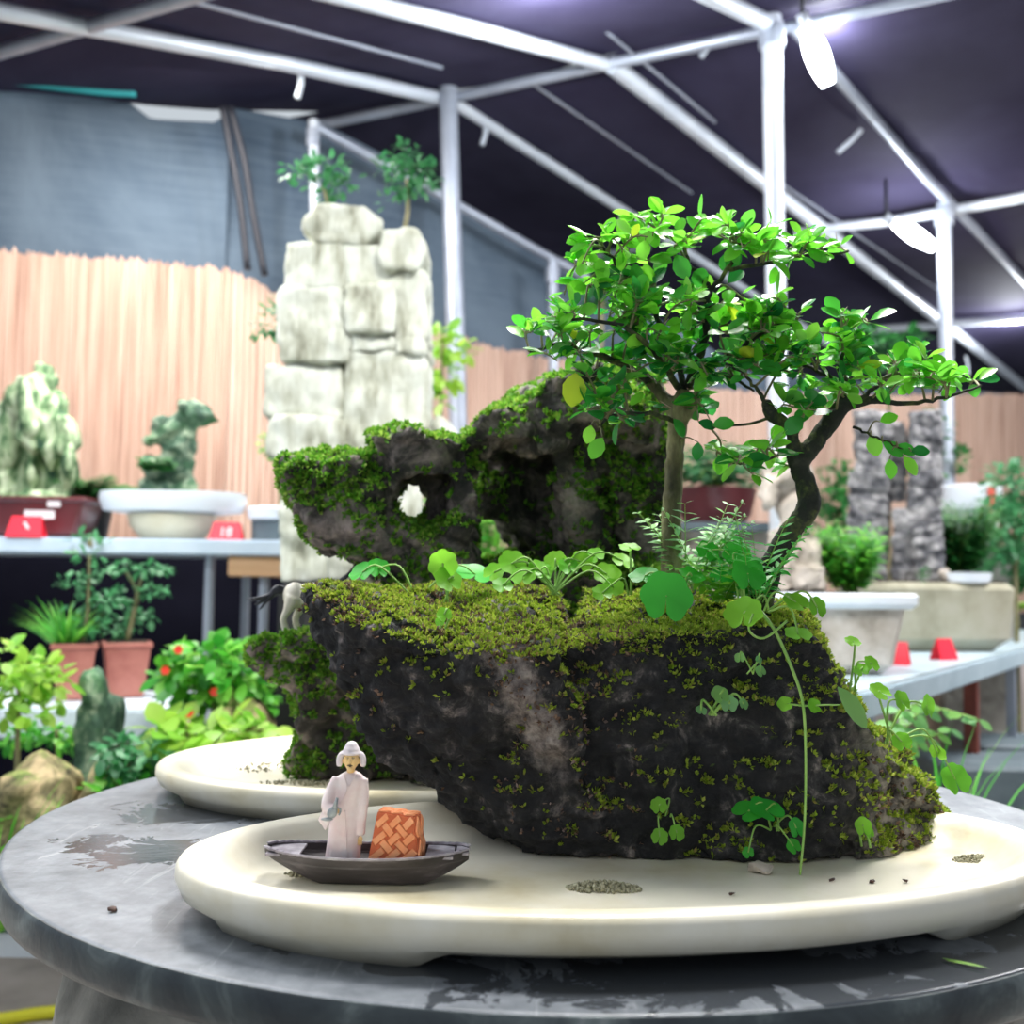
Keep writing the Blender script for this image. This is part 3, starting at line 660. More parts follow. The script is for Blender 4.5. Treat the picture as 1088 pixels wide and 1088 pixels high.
# right tail
mb.hull(P((880, 720, .84), (930, 775, .84), (985, 835, .86), (1012, 872, .875), (915, 900, .81), (940, 780, .92), (1005, 865, .91)) + [V((.25, .80, zb)), V((.275, .82, zb)), V((.315, .845, zb)), V((.345, .868, zb)), V((.335, .9, zb)), V((.25, .92, zb))])
# knobs along the top
mb.hull([at(x, y, Y)+V((rnd(.02), rnd(.02), rnd(.012))) for x, y, Y in ((640, 632, .93), (700, 628, .92), (750, 640, .9), (650, 660, .85), (760, 660, .84)) for k in range(2)])
me = remesh(mb, .0024, 3)
displace(me, .010, 14, .006, 16, .0026, 190, seed=1, zmin=FZ+.0002)
displace(me, .0024, 95, .0016, 75, 0, 0, seed=6, zmin=FZ+.0002)
rock = thing('landscape_rock', (.15, .86, FZ), 'large dark overhanging rock in the front tray with mossy top', 'rock')
def topf(c, n):
    q = noise.noise(c*22)+.5*noise.noise(c*60)
    return 1 if n.z > .35+.25*q else 0
mo = MB(); tufts(mo, me, lambda c, n: (1 if (n.z > .42-.2*noise.noise(c*25) and noise.noise(c*30+V((5, 0, 0))) > -.42) else 0), 9500, .0048, .0022, 5, .9, .3)
# hanging moss under the top edge and on the right half of the face
def face_moss(c, n):
    if n.y > .2 or c.x < .08: return 0
    q = fr(c+V((3, 1, 0)), 26, 4)+.9*(c.z-.90)*8
    if c.x > .25: q += -.1
    return (1 if q > .5 else .25) if q > .26 else 0
tufts(mo, me, face_moss, 2500, .0028, .0013, 4, .9, .2)
li = MB(); tufts(li, me, lambda c, n: (1 if n.z > .3 and c.x < .1 and fr(c+V((9, 0, 2)), 30, 4) > -.1 else (.5 if c.x > .27 and fr(c, 40, 3) > .0 else (.5 if -.02 < c.x < .03 and n.z > -.1 and c.z > .87 and c.y < .83 else 0))), 3600, .0045, .0022, 3, 1.1)
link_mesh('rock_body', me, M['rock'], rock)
o = obj('moss', mo, M['moss'], rock, smooth=False, fix=False); o['kind'] = 'stuff'; o['label'] = 'yellow green moss on the top and face'
o = obj('leaf_litter', li, M['litter'], rock, smooth=False, fix=False); o['kind'] = 'stuff'; o['label'] = 'brown leaf litter along the top'

# ================================================================== REAR ARCHED ROCK
mb = MB()
Y = 1.08
def slab(pts, y0, y1, jit=.006):
    r = []
    for x, y in pts:
        r += [at(x, y, y0+rnd(jit)), at(x, y, y1+rnd(jit))]
    mb.hull(r)
slab([(300, 492), (350, 478), (400, 475), (400, 520), (340, 575), (300, 515)], 1.06, 1.14)
slab([(300, 500), (318, 530), (322, 572), (345, 592), (405, 600), (405, 480), (330, 482)], 1.05, 1.15)
slab([(350, 560), (400, 560), (440, 640), (410, 625), (370, 592)], 1.06, 1.14)
slab([(390, 462), (430, 458), (480, 463), (500, 480), (498, 515), (420, 500)], 1.05, 1.16)
slab([(395, 470), (400, 585), (425, 610), (440, 520), (425, 470)], 1.06, 1.15)
slab([(405, 560), (460, 562), (505, 560), (500, 640), (430, 640)], 1.05, 1.15)
slab([(470, 520), (495, 480), (510, 500), (512, 560), (470, 565)], 1.05, 1.14)
slab([(440, 520), (470, 505), (480, 560), (440, 565)], 1.12, 1.16)
# right mass with hollow
slab([(490, 462), (520, 440), (580, 400), (640, 388), (690, 410), (690, 450), (600, 470), (520, 490)], 1.05, 1.24)
slab([(500, 470), (600, 460), (690, 440), (700, 640), (640, 640), (590, 560), (540, 545), (505, 540)], 1.17, 1.28)
slab([(590, 455), (640, 440), (650, 560), (630, 640), (600, 610), (585, 520)], 1.09, 1.2)
slab([(650, 430), (700, 420), (712, 500), (710, 650), (660, 650), (645, 560)], 1.10, 1.24)
slab([(520, 590), (575, 600), (580, 680), (515, 680)], 1.2, 1.28)
slab([(536, 563), (560, 566), (575, 580), (570, 640), (535, 640)], 1.2, 1.27)
slab([(640, 380), (700, 410), (700, 480), (620, 470)], 1.08, 1.22)
# body reaching down to the tray, hidden behind the big rock
mb.hull([at(x, y, q) for x, y in ((430, 600), (700, 600), (690, 640), (420, 640)) for q in (1.07, 1.26)]+[V((x, y, FZ-.002)) for x in (-.1, .13) for y in (1.07, 1.26)])
# left ledge with its stem
slab([(262, 686), (298, 671), (360, 670), (385, 684), (380, 715), (330, 738), (285, 725), (264, 702)], 1.07, 1.16)
slab([(300, 700), (385, 690), (400, 770), (320, 770), (310, 740)], 1.07, 1.17)
mb.hull(P((318, 740, 1.085), (400, 740, 1.085), (318, 740, 1.17), (400, 740, 1.17))+[V((-.222, 1.10, FZ-.002)), V((-.13, 1.09, FZ-.002)), V((-.21, 1.18, FZ-.002)), V((-.12, 1.18, FZ-.002))])
mb.hull([V((x, y, z)) for x in (-.15, -.05) for y in (1.09, 1.2) for z in (FZ-.002, FZ+.07)])
cu = MB()
cu.ball(at(437, 532, 1.10), (.0125, .2, .022), 16, 10, Matrix.Rotation(.2, 3, 'Y'))
cu.ball(at(530, 582, 1.15), (.017, .25, .018), 16, 10)
cu.ball(at(548, 525, 1.06), (.040, .10, .058), 20, 12, Matrix.Rotation(-.15, 3, 'Y'))
cu.ball(at(452, 545, 1.05), (.017, .05, .016), 16, 10)
cu.ball(at(655, 560, 1.075), (.012, .05, .075), 16, 10, Matrix.Rotation(-.2, 3, 'Y'))
cu.ball(at(620, 470, 1.05), (.02, .03, .022), 16, 10)
me = remesh(mb, .0042, 3, cu)
displace(me, .011, 16, .008, 20, 0, 0, seed=7, zmin=FZ+.0002)
displace(me, .004, 60, .003, 50, 0, 0, seed=8, zmin=FZ+.0002)
arch = thing('arched_rock', (-.02, 1.16, FZ), 'moss covered arched rock with holes in the rear tray', 'rock')
mo = MB()
def arch_moss(c, n):
    q = fr(c+V((1, 5, 2)), 20, 4)
    a = n.z*.9+q*1.2
    if c.x < -.125: a += .68
    if c.x > .06 and n.z > -.5: a += .62
    return 1 if a > .42 and c.y < 1.26 else 0
tufts(mo, me, arch_moss, 19000, .0062, .0034, 5, .95, .3)
link_mesh('rock_body', me, M['rock_arch'], arch)
o = obj('moss', mo, M['moss_green'], arch, smooth=False, fix=False); o['kind'] = 'stuff'; o['label'] = 'leafy green moss cushions'

# ================================================================== HORSE FIGURINE (mostly behind the big rock)
hz = at(308, 675, 1.1).z+.0025
hc = at(335, 650, 1.115); hx = hc.x; hy = 1.115
hs = thing('animal_figurine', (hx, hy, hz), 'small cream animal figurine with black tail standing on the mossy ledge', 'figurine')
mb = MB()
mb.ball((hx+.002, hy, hz+.037), (.030, .0125, .0135), 20, 12)
mb.ball((hx-.021, hy, hz+.037), (.0125, .0125, .0135), 16, 10)
mb.ball((hx+.024, hy, hz+.038), (.0125, .0115, .0135), 16, 10)
for sx, sy in ((-.027, -.008), (-.018, .008), (.026, -.007), (.02, .007)):
    if sx < 0: mb.tube(smooth_path([(hx+sx+.006, hy+sy, hz+.036), (hx+sx+.001, hy+sy, hz+.023), (hx+sx-.0035, hy+sy, hz+.013), (hx+sx, hy+sy, hz+.0005)]), [.0085, .0075, .0068, .006, .005, .0042, .0038, .0036, .0036, .0036, .0036, .0038, .0042], 10)
    else: mb.tube(smooth_path([(hx+sx, hy+sy, hz+.032), (hx+sx+.001, hy+sy, hz+.017), (hx+sx, hy+sy, hz+.0005)]), [.006, .0032], 10)
mb.tube(smooth_path([(hx+.026, hy, hz+.04), (hx+.038, hy, hz+.05), (hx+.045, hy, hz+.06)]), [.010, .006], 12)
mb.tube(smooth_path([(hx+.042, hy, hz+.061), (hx+.052, hy, hz+.055), (hx+.058, hy, hz+.049)]), [.0062, .0035], 12)
for s in (-1, 1): mb.tube([(hx+.042, hy+s*.003, hz+.063), (hx+.041, hy+s*.004, hz+.07)], [.0018, .0004], 6)
me = remesh(mb, .0013, 4); link_mesh('body', me, M['horse'], hs)
mb = MB(); t0 = V((hx-.030, hy, hz+.041))
for k in range(5):
    o_ = V((0, rnd(.003), rnd(.002)))
    mb.tube(smooth_path([t0, t0+V((-.009, 0, .002))+o_, t0+V((-.017, 0, -.005))+o_, t0+V((-.026-.003*k, 0, -.017+.002*k))+o_]), [.0026, .0034, .0038, .004, .004, .0038, .0036, .003, .0026, .002, .0015, .001, .0004], 7)
o = obj('tail', mb, M['tail'], hs); o['label'] = 'black tail'
mb = MB(); mb.tube(smooth_path([(hx+.022, hy, hz+.05), (hx+.033, hy, hz+.058), (hx+.041, hy, hz+.068)]), .0028, 8); obj('mane', mb, M['tail'], hs)

# ================================================================== BOAT AND BOATMAN
by = .738
def BP(px, py, y=by): return at(px, py, y)
bl, br_ = BP(283, 903), BP(498, 911)
bx0, bx1 = bl.x, br_.x; bz = FZ+.0003
L = bx1-bx0
boat = thing('model_boat', ((bx0+bx1)/2, by, bz), 'small dark model boat with an orange woven cabin, in the front tray', 'boat')
mb = MB(); mi = MB(); secs = []
NS = 28
def half(t): return .019*(max(0, 1-abs(2*t-1)**2.6))**.7+.0055
def ztop(t): return .0175+.0035*(2*t-1)**2
def zbot(t):
    if t < .28: return .016*((.28-t)/.28)**1.1
    if t > .78: return .014*((t-.78)/.22)**1.2
    return 0
vo, vi = [], []
for i in range(NS+1):
    t = i/NS; x = bx0+L*t; w = half(t); zt = ztop(t); zl = min(zbot(t), zt-.003)
    vo += [(x, by-w*.55, bz+zl), (x, by-w*.85, bz+zl+(zt-zl)*.5), (x, by-w, bz+zt), (x, by-w+.0018, bz+zt+.0004), (x, by-w+.002, bz+max(zl+.002, zt-.006)),
           (x, by+w-.002, bz+max(zl+.002, zt-.006)), (x, by+w-.0018, bz+zt+.0004), (x, by+w, bz+zt), (x, by+w*.85, bz+zl+(zt-zl)*.5), (x, by+w*.55, bz+zl)]
K = 10
fs = [(i*K+k, i*K+(k+1) % K, (i+1)*K+(k+1) % K, (i+1)*K+k) for i in range(NS) for k in range(K)]+[tuple(range(K)), tuple(NS*K+k for k in range(K-1, -1, -1))]
mb.add(vo, fs)
obj('hull', mb, M['boat'], boat, smooth='auto')
mb = MB()
for i in range(NS):
    t, t2 = i/NS, (i+1)/NS
    for s in (-1, 1):
        a = V((bx0+L*t, by+s*(half(t)-.001), bz+ztop(t)+.0005)); b = V((bx0+L*t2, by+s*(half(t2)-.001), bz+ztop(t2)+.0005))
        mb.box((a+b)/2, ((b-a).length*1.02, .0024, .0012), Matrix.Rotation(math.atan2(b.y-a.y, b.x-a.x), 3, 'Z'))
o = obj('gunwale', mb, M['boat_in'], boat, smooth=False); o['label'] = 'worn pale rim'
mb = MB()
for t, w in ((.1, .022), (.86, .018), (.97, .008)): mb = MB(); mb.box((bx0+L*t, by, bz+ztop(t)-.0015), (w, half(t)*1.8, .0016)); obj('deck_plate', mb, M['boat_in'], boat, smooth=False)
mb = MB(); mb.box((bx0+L*.5, by, bz+.0125), (L*.6, .026, .0012)); obj('floor_board', mb, M['boat'], boat, smooth=False)
# cabin: leaning woven mat panels
c0, c1, c2, c3 = BP(390, 909, by-.013), BP(445, 910, by-.013), BP(440, 868, by-.007), BP(401, 862, by-.007)
d_ = V((.003, .024, 0))
back = [c0+d_+V((.004, 0, 0)), c1+d_, c2+V((.004, .014, 0)), c3+V((.002, .014, 0))]
fr4 = [c0, c1, c2, c3]
for q in (fr4, back):
    q[0].z = bz+.0132; q[1].z = bz+.0132
cab = obj('cabin', (lambda m: (m.add(fr4+back, [(0, 1, 2, 3), (7, 6, 5, 4), (0, 4, 5, 1), (1, 5, 6, 2), (2, 6, 7, 3), (3, 7, 4, 0)]), m)[1])(MB()), M['orange_gap'], boat, smooth=False, bevel=.0008)
cab['label'] = 'orange woven mat cabin'
mb = MB(); 
def bil(q, u, v): return q[0].lerp(q[1], u).lerp(q[3].lerp(q[2], u), v)
def weave(q, n, N):
    nr = (q[1]-q[0]).cross(q[3]-q[0]).normalized()
    if nr.y > 0 and N < 0: nr = -nr
    import itertools
    g = n
    for i, j in itertools.product(range(-g, 2*g), range(-g, 2*g)):
        # two diagonal families of short flat strips, each clipped to the panel
        u0, v0 = (i+j+1)/(2*g)*1.0, (j-i+1)/(2*g)+.0
        if not (.04 < u0 < .98 and .05 < v0 < .98): continue
        ang = (1, .9) if (i+j) % 2 == 0 else (1, -.9)
        hl, hw = .47/n, .215/n
        dv = V((ang[0], ang[1], 0)).normalized(); pv = V((-dv.y, dv.x, 0))
        loop = []
        for a, b in ((-hl, -hw), (hl, -hw), (hl, hw), (-hl, hw)):
            uu = min(1, max(0, u0+dv.x*a+pv.x*b)); vv = min(1, max(0, v0+dv.y*a+pv.y*b)); loop.append((uu, vv))
        lo = [bil(q, *p)+nr*.0001 for p in loop]; cx = sum((p for p in lo), V())/4
        hi = [p.lerp(cx, .14)+nr*.0009 for p in lo]
        mb.add(lo+hi, [(4, 5, 6, 7), (0, 1, 5, 4), (1, 2, 6, 5), (2, 3, 7, 6), (3, 0, 4, 7)])
weave(fr4, 3, -1); weave([fr4[1], back[1], back[2], fr4[2]], 2, 1); weave([fr4[3], fr4[2], back[2], back[3]], 3, 1)
obj('mat_strips', mb, M['orange'], cab, smooth=False)
# man
mp = BP(364, 908, by-.003); mx, my, mz = mp.x, mp.y, bz+.0135
hg = at(372, 791, my).z-mz              # standing height
man = thing('boatman_figurine', (mx, my, mz), 'robed boatman figurine in a pale flapped hat, standing in the model boat', 'figurine')
mb = MB()
def loft(secs, n=20):
    vs = []
    for (cx, cz, rx, ry) in secs:
        for k in range(n):
            w = 2*PI*k/n
            f = 1+.05*math.sin(w*5+cz*150)*(1 if cz < .035 else .3)
            vs.append((mx+cx+rx*f*math.cos(w), my+ry*f*math.sin(w), mz+cz))
    m = len(secs)
    mb.add(vs, [(i*n+k, i*n+(k+1) % n, (i+1)*n+(k+1) % n, (i+1)*n+k) for i in range(m-1) for k in range(n)]+[tuple(range(n-1, -1, -1)), tuple((m-1)*n+k for k in range(n))])
h = hg
loft([(-.0, 0, .0118, .0085), (.0005, .01, .0112, .0085), (.001, .026, .0098, .0078), (.0015, .036, .0092, .0072), (.003, .046, .0102, .0074), (.004, .0525, .0100, .0068), (.0046, .0555, .0062, .005), (.0048, .0572, .0028, .0028)])
# sleeves: left arm bent across the waist with a wide hanging cuff, right arm straight down
mb.tube(smooth_path([(mx-.004, my-.001, mz+.0525), (mx-.0085, my-.004, mz+.043), (mx-.0095, my-.008, mz+.035), (mx-.004, my-.0105, mz+.033)]), [.0038, .0042, .0046, .0042], 12)
mb.hull([V((mx-.0105, my-.007, mz+.038)), V((mx-.005, my-.0105, mz+.036)), V((mx-.016, my-.0065, mz+.026)), V((mx-.0105, my-.0085, mz+.0195)), V((mx-.006, my-.0095, mz+.028)), V((mx-.015, my-.004, mz+.027)), V((mx-.0095, my-.005, mz+.021))])
mb.tube(smooth_path([(mx+.0125, my, mz+.052), (mx+.0135, my-.001, mz+.040), (mx+.0125, my-.002, mz+.028), (mx+.0118, my-.002, mz+.016)]), [.0034, .0042, .0044, .003], 12)
me = remesh(mb, .0009, 3); link_mesh('robe', me, M['robe'], man)
# lapel folds
mb = MB(); mb.tube(smooth_path([(mx+.0005, my-.0055, mz+.0555), (mx+.003, my-.0082, mz+.047), (mx-.001, my-.0088, mz+.038)]), .0006, 6)
mb.tube(smooth_path([(mx+.0085, my-.0052, mz+.0555), (mx+.004, my-.0082, mz+.048)]), .0006, 6)
mb.tube(smooth_path([(mx+.002, my-.0082, mz+.033), (mx+.003, my-.0088, mz+.02), (mx+.0045, my-.0092, mz+.002)]), .0006, 6)
obj('robe_fold', mb, M['robe'], man)
hd = V((mx+.0045, my-.0015, mz+.0645))
mb = MB(); mb.ball(hd, (.0050, .0052, .0065), 18, 14); mb.tube([hd-V((0, 0, .009)), hd-V((0, 0, .004))], [.0026, .0028], 10)
mb.ball(hd+V((0, -.0052, -.0008)), (.0010, .0012, .0016), 8, 6)
mb.ball(hd+V((0, -.0042, -.0052)), (.0018, .0014, .0022), 8, 6)
for s in (-1, 1): mb.ball(hd+V((s*.0051, 0, -.0008)), (.0008, .0012, .0018), 8, 6)
me = remesh(mb, .0005, 2); face = link_mesh('head', me, M['skin'], man)
mb = MB()
for s in (-1, 1):
    mb.ball(hd+V((s*.0018, -.0048, .0008)), (.0007, .0003, .00028), 8, 6)
    mb.tube([hd+V((s*.0010, -.0050, .0021)), hd+V((s*.0028, -.0044, .0021))], .00022, 5)
obj('eyes', mb, M['ink'], face)
mb = MB(); mb.tube([hd+V((-.0018, -.0051, -.0030)), hd+V((0, -.0054, -.0026)), hd+V((.0018, -.0051, -.0030))], .0003, 5); mb.ball(hd+V((0, -.0051, -.0036)), (.0008, .0004, .0003), 8, 5); obj('mouth', mb, M['ink'], face)
mb = MB(); mb.ball(hd+V((0, .001, .0058)), (.0056, .0058, .0046), 18, 10); mb.ball(hd+V((0, .001, .0088)), (.0042, .0044, .0034), 16, 10)
mb.lathe(hd+V((0, .0005, .0034)), [(.0056, 0), (.0062, .0006), (.006, .0016), (.0052, .0018)], 24)
for s in (-1, 1):
    mb.tube(smooth_path([hd+V((s*.0052, .001, .005)), hd+V((s*.0076, .0005, .0012)), hd+V((s*.0078, 0, -.0045))]), [.0012, .0017, .002, .0022, .0022, .0022, .0021, .002, .0012], 10)
me = remesh(mb, .0006, 2); link_mesh('hat', me, M['hat'], man)
for nm, p in (('hand', V((mx-.0028, my-.0118, mz+.0335))), ('hand', V((mx+.0116, my-.0025, mz+.0135)))):
    mb = MB(); low = p.z < mz+.02
    mb.ball(p, (.0017, .0011, .0019), 10, 8)
    for k in range(4):
        o_ = V(((k-1.5)*.0008, -.0004, 0))
        if low: mb.tube([p+o_, p+o_+V((0, -.0004, -.0024-.0004*(k in (1, 2)))), p+o_+V((0, -.0010, -.0034-.0004*(k in (1, 2))))], [.0005, .0003], 6)
        else: mb.tube([p+V((0, 0, (k-1.5)*.0008)), p+V((.0016, -.0012, (k-1.5)*.0008)), p+V((.0012, -.0024, (k-1.5)*.0008))], [.0005, .0003], 6)
    mb.tube([p+V((-.001, -.0004, .0004)), p+V((-.0012, -.0018, .0014 if not low else -.0012))], [.0005, .0003], 6)
    obj(nm, mb, M['skin'], man)
mb = MB(); g = V((mx-.0045, my-.0135, mz+.0345)); Rg = Matrix.Rotation(.5, 3, 'Y')
mb.ball(g+V((-.0008, 0, -.002)), (.0032, .0022, .0042), 14, 10, Rg); mb.tube([g+V((.0006, 0, .001)), g+V((.0022, 0, .0075))], [.0016, .0009], 8)
mb.tube(smooth_path([g+V((.001, 0, .001)), g+V((.0044, 0, .0005)), g+V((.0036, 0, -.0035))]), .0006, 6); mb.ball(g+V((-.004, -.001, -.006)), (.004, .0016, .0012), 10, 6)
o = obj('flask', mb, M['pewter'], man); o['label'] = 'grey flask held at the waist'

# ================================================================== BONSAI TREES
def tree(name, loc, label, trunk_paths, branch_paths, blobs, Y0, mats, thorns, lone=(), trunk_n=14):
    th = thing(name, loc, label, 'tree', 'bonsai trees growing on the big rock')
    mb = MB(); nodes = []
    for pts, rad in trunk_paths:
        q = smooth_path([at(*p) for p in pts], 5)
        n = len(q); R_ = []
        for i in range(n):
            t = i/(n-1)*(len(rad)-1); k = min(int(t), len(rad)-2); R_.append((rad[k]+(rad[k+1]-rad[k])*(t-k))*(1+.07*noise.noise(q[i]*70)))
        mb.tube(q, R_, trunk_n); nodes += q[n//2:]
    me = remesh(mb, .0016, 2); displace(me, .0011, 90, .0005, 60); tr = link_mesh('trunk', me, mats[0], th)
    mb = MB()
    for pts, r0, r1 in branch_paths:
        q = smooth_path([at(*p) for p in pts], 5)
        q = [p+V((rnd(.0012), rnd(.0015), rnd(.0012))) for p in q]
        mb.tube(q, [r0+(r1-r0)*i/(len(q)-1) for i in range(len(q))], 8); nodes += q[2:]
    lf = {0: MB(), 1: MB(), 2: MB()}; tw = MB(); thn = MB()
    for px, py, rx, ry, n, Y, deep in blobs:
        n = int(n*1.75); nt_ = max(2, round(n/7)); per = n/nt_
        for k in range(nt_):
            a, r = random.uniform(0, 2*PI), math.sqrt(random.random())
            e = at(px+rx*r*math.cos(a), py+ry*r*math.sin(a), Y+rnd(.045))
            s = min(nodes, key=lambda p: (p-e).length+random.uniform(0, .008))
            if (e-s).length > .075: s = e+(s-e).normalized()*.075; s = min(nodes, key=lambda p: (p-s).length)
            m_ = s.lerp(e, .55)+V((rnd(.006), rnd(.006), random.uniform(.0, .012)))
            q = smooth_path([s, m_, e], 5); tw.tube(q, [.0011, .0006], 5)
            for i in range(int(per+random.random())):
                t = random.uniform(.3, 1); j = int(t*(len(q)-1)); c = q[j]
                tdir = (q[min(j+1, len(q)-1)]-q[max(j-1, 0)]).normalized()
                rv = V((random.gauss(0, 1), random.gauss(0, .8), random.gauss(.1, .5))).normalized()
                d = (tdir*.55+rv+V((0, -.15, .12))).normalized()
                pet = c+d*.003
                nn = V((random.gauss(0, .4), random.gauss(-.35, .4), random.uniform(.5, 1.1)))
                Ls = random.uniform(.0105, .0195)*(1.15 if random.random() < .15 else 1)
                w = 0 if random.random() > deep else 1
                if random.random() < .015: w = 2
                lf[w].leaf(pet, d, nn, Ls, Ls*random.uniform(.58, .76), fold=random.uniform(.05, .35), droop=random.uniform(-.05, .3))
                tw.tube([c, pet+d*.001], [.0004, .0003], 4, cap=False)
                if len(nodes) and random.random() < thorns:
                    v = (V((rnd(1), rnd(.6), random.uniform(.0, 1.2)))).normalized(); thn.tube([c, c+v*random.uniform(.006, .013)], [.0006, .00012], 5)
    for px, py, Y, Ls, dx, dz, w in lone:
        c = at(px, py, Y); s = min(nodes, key=lambda p: (p-c).length)
        lf[w].leaf(c, V((dx, -.15, dz)), V((rnd(.3), -.9, .4)), Ls, Ls*.72, .12, .15)
        tw.tube(smooth_path([s, s.lerp(c, .5)+V((0, 0, .004)), c], 4), [.0008, .0004], 5)
    obj('branches', mb, mats[1], th); obj('twigs', tw, M['twig'], th, fix=False)
    for k, nm, lab in ((0, 'bright_leaves', 'bright green leaves'), (1, 'dark_leaves', 'darker green leaves'), (2, 'yellow_leaves', 'yellowing leaves')):
        if lf[k].v: o = obj(nm, lf[k], [M['leaf'], M['leaf_deep'], M['leaf_yellow']][k], th, fix=False); o['label'] = lab; 
    if thn.v: o = obj('thorns', thn, M['thorn'], th, fix=False); o['label'] = 'thin pale thorns'; o['kind'] = 'stuff'
    return th
Y1 = .875
b1 = at(714, 612, Y1)
tree('bonsai_tree', b1, 'taller bonsai with a straight olive trunk and broad crown on the big rock',
     [([(716, 622, Y1), (713, 580, Y1), (715, 520, Y1), (718, 470, Y1), (722, 438, Y1), (728, 415, Y1)], (.0098, .0084, .0078, .0076, .0086, .007)),
      ([(720, 455, Y1), (738, 425, Y1-.01), (748, 395, Y1-.02)], (.0055, .0045, .003)), ([(722, 445, Y1), (700, 415, Y1+.01), (680, 396, Y1+.015)], (.007, .0055, .0038))],
     [([(690, 405, Y1+.01), (650, 383, Y1), (605, 366, Y1-.01), (562, 372, Y1-.02)], .0034, .001), ([(722, 415, Y1), (700, 380, Y1-.03), (660, 345, Y1-.04), (600, 338, Y1-.04)], .003, .001),
      ([(728, 415, Y1), (712, 360, Y1+.02), (680, 310, Y1), (650, 275, Y1-.01), (640, 262, Y1-.01)], .003, .001), ([(732, 410, Y1), (748, 365, Y1), (752, 320, Y1-.01), (752, 302, Y1-.01), (735, 285, Y1-.01), (725, 262, Y1), (700, 246, Y1)], .0036, .001),
      ([(752, 312, Y1-.01), (775, 284, Y1-.02), (780, 262, Y1-.02), (800, 258, Y1-.02)], .0022, .001), ([(772, 286, Y1-.02), (810, 280, Y1-.03), (850, 272, Y1-.03), (900, 268, Y1-.03)], .002, .0008),
      ([(740, 402, Y1-.01), (780, 375, Y1-.02), (815, 350, Y1-.02), (850, 345, Y1-.02)], .003, .001), ([(718, 448, Y1), (690, 440, Y1-.03), (655, 440, Y1-.045), (635, 455, Y1-.05)], .0022, .001),
      ([(745, 395, Y1), (775, 400, Y1+.01), (800, 415, Y1+.01)], .0022, .001)],
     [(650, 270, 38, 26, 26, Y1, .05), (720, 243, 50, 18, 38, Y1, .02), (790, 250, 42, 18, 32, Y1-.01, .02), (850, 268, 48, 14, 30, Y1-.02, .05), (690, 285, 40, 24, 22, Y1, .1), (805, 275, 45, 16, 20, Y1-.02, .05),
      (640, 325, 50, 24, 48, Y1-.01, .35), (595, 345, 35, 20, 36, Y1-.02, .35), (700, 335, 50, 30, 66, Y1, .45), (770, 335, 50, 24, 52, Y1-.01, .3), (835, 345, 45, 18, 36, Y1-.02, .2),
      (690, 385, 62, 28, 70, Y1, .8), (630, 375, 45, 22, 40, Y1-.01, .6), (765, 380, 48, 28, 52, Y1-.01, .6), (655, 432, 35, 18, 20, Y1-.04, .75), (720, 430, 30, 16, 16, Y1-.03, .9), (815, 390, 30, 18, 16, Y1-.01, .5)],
     Y1, (M['bark1'], M['bark2']), .12,
     [(612, 396, Y1-.06, .026, -.1, -1, 2), (640, 465, Y1-.06, .018, -.5, -.9, 0), (628, 452, Y1-.06, .014, -.2, -1, 0), (742, 448, Y1-.03, .014, 1, -.3, 1), (742, 470, Y1-.03, .014, -.1, -1, 1), (757, 452, Y1-.03, .017, 1, .2, 1)])
Y2 = .86
b2 = at(812, 640, Y2)
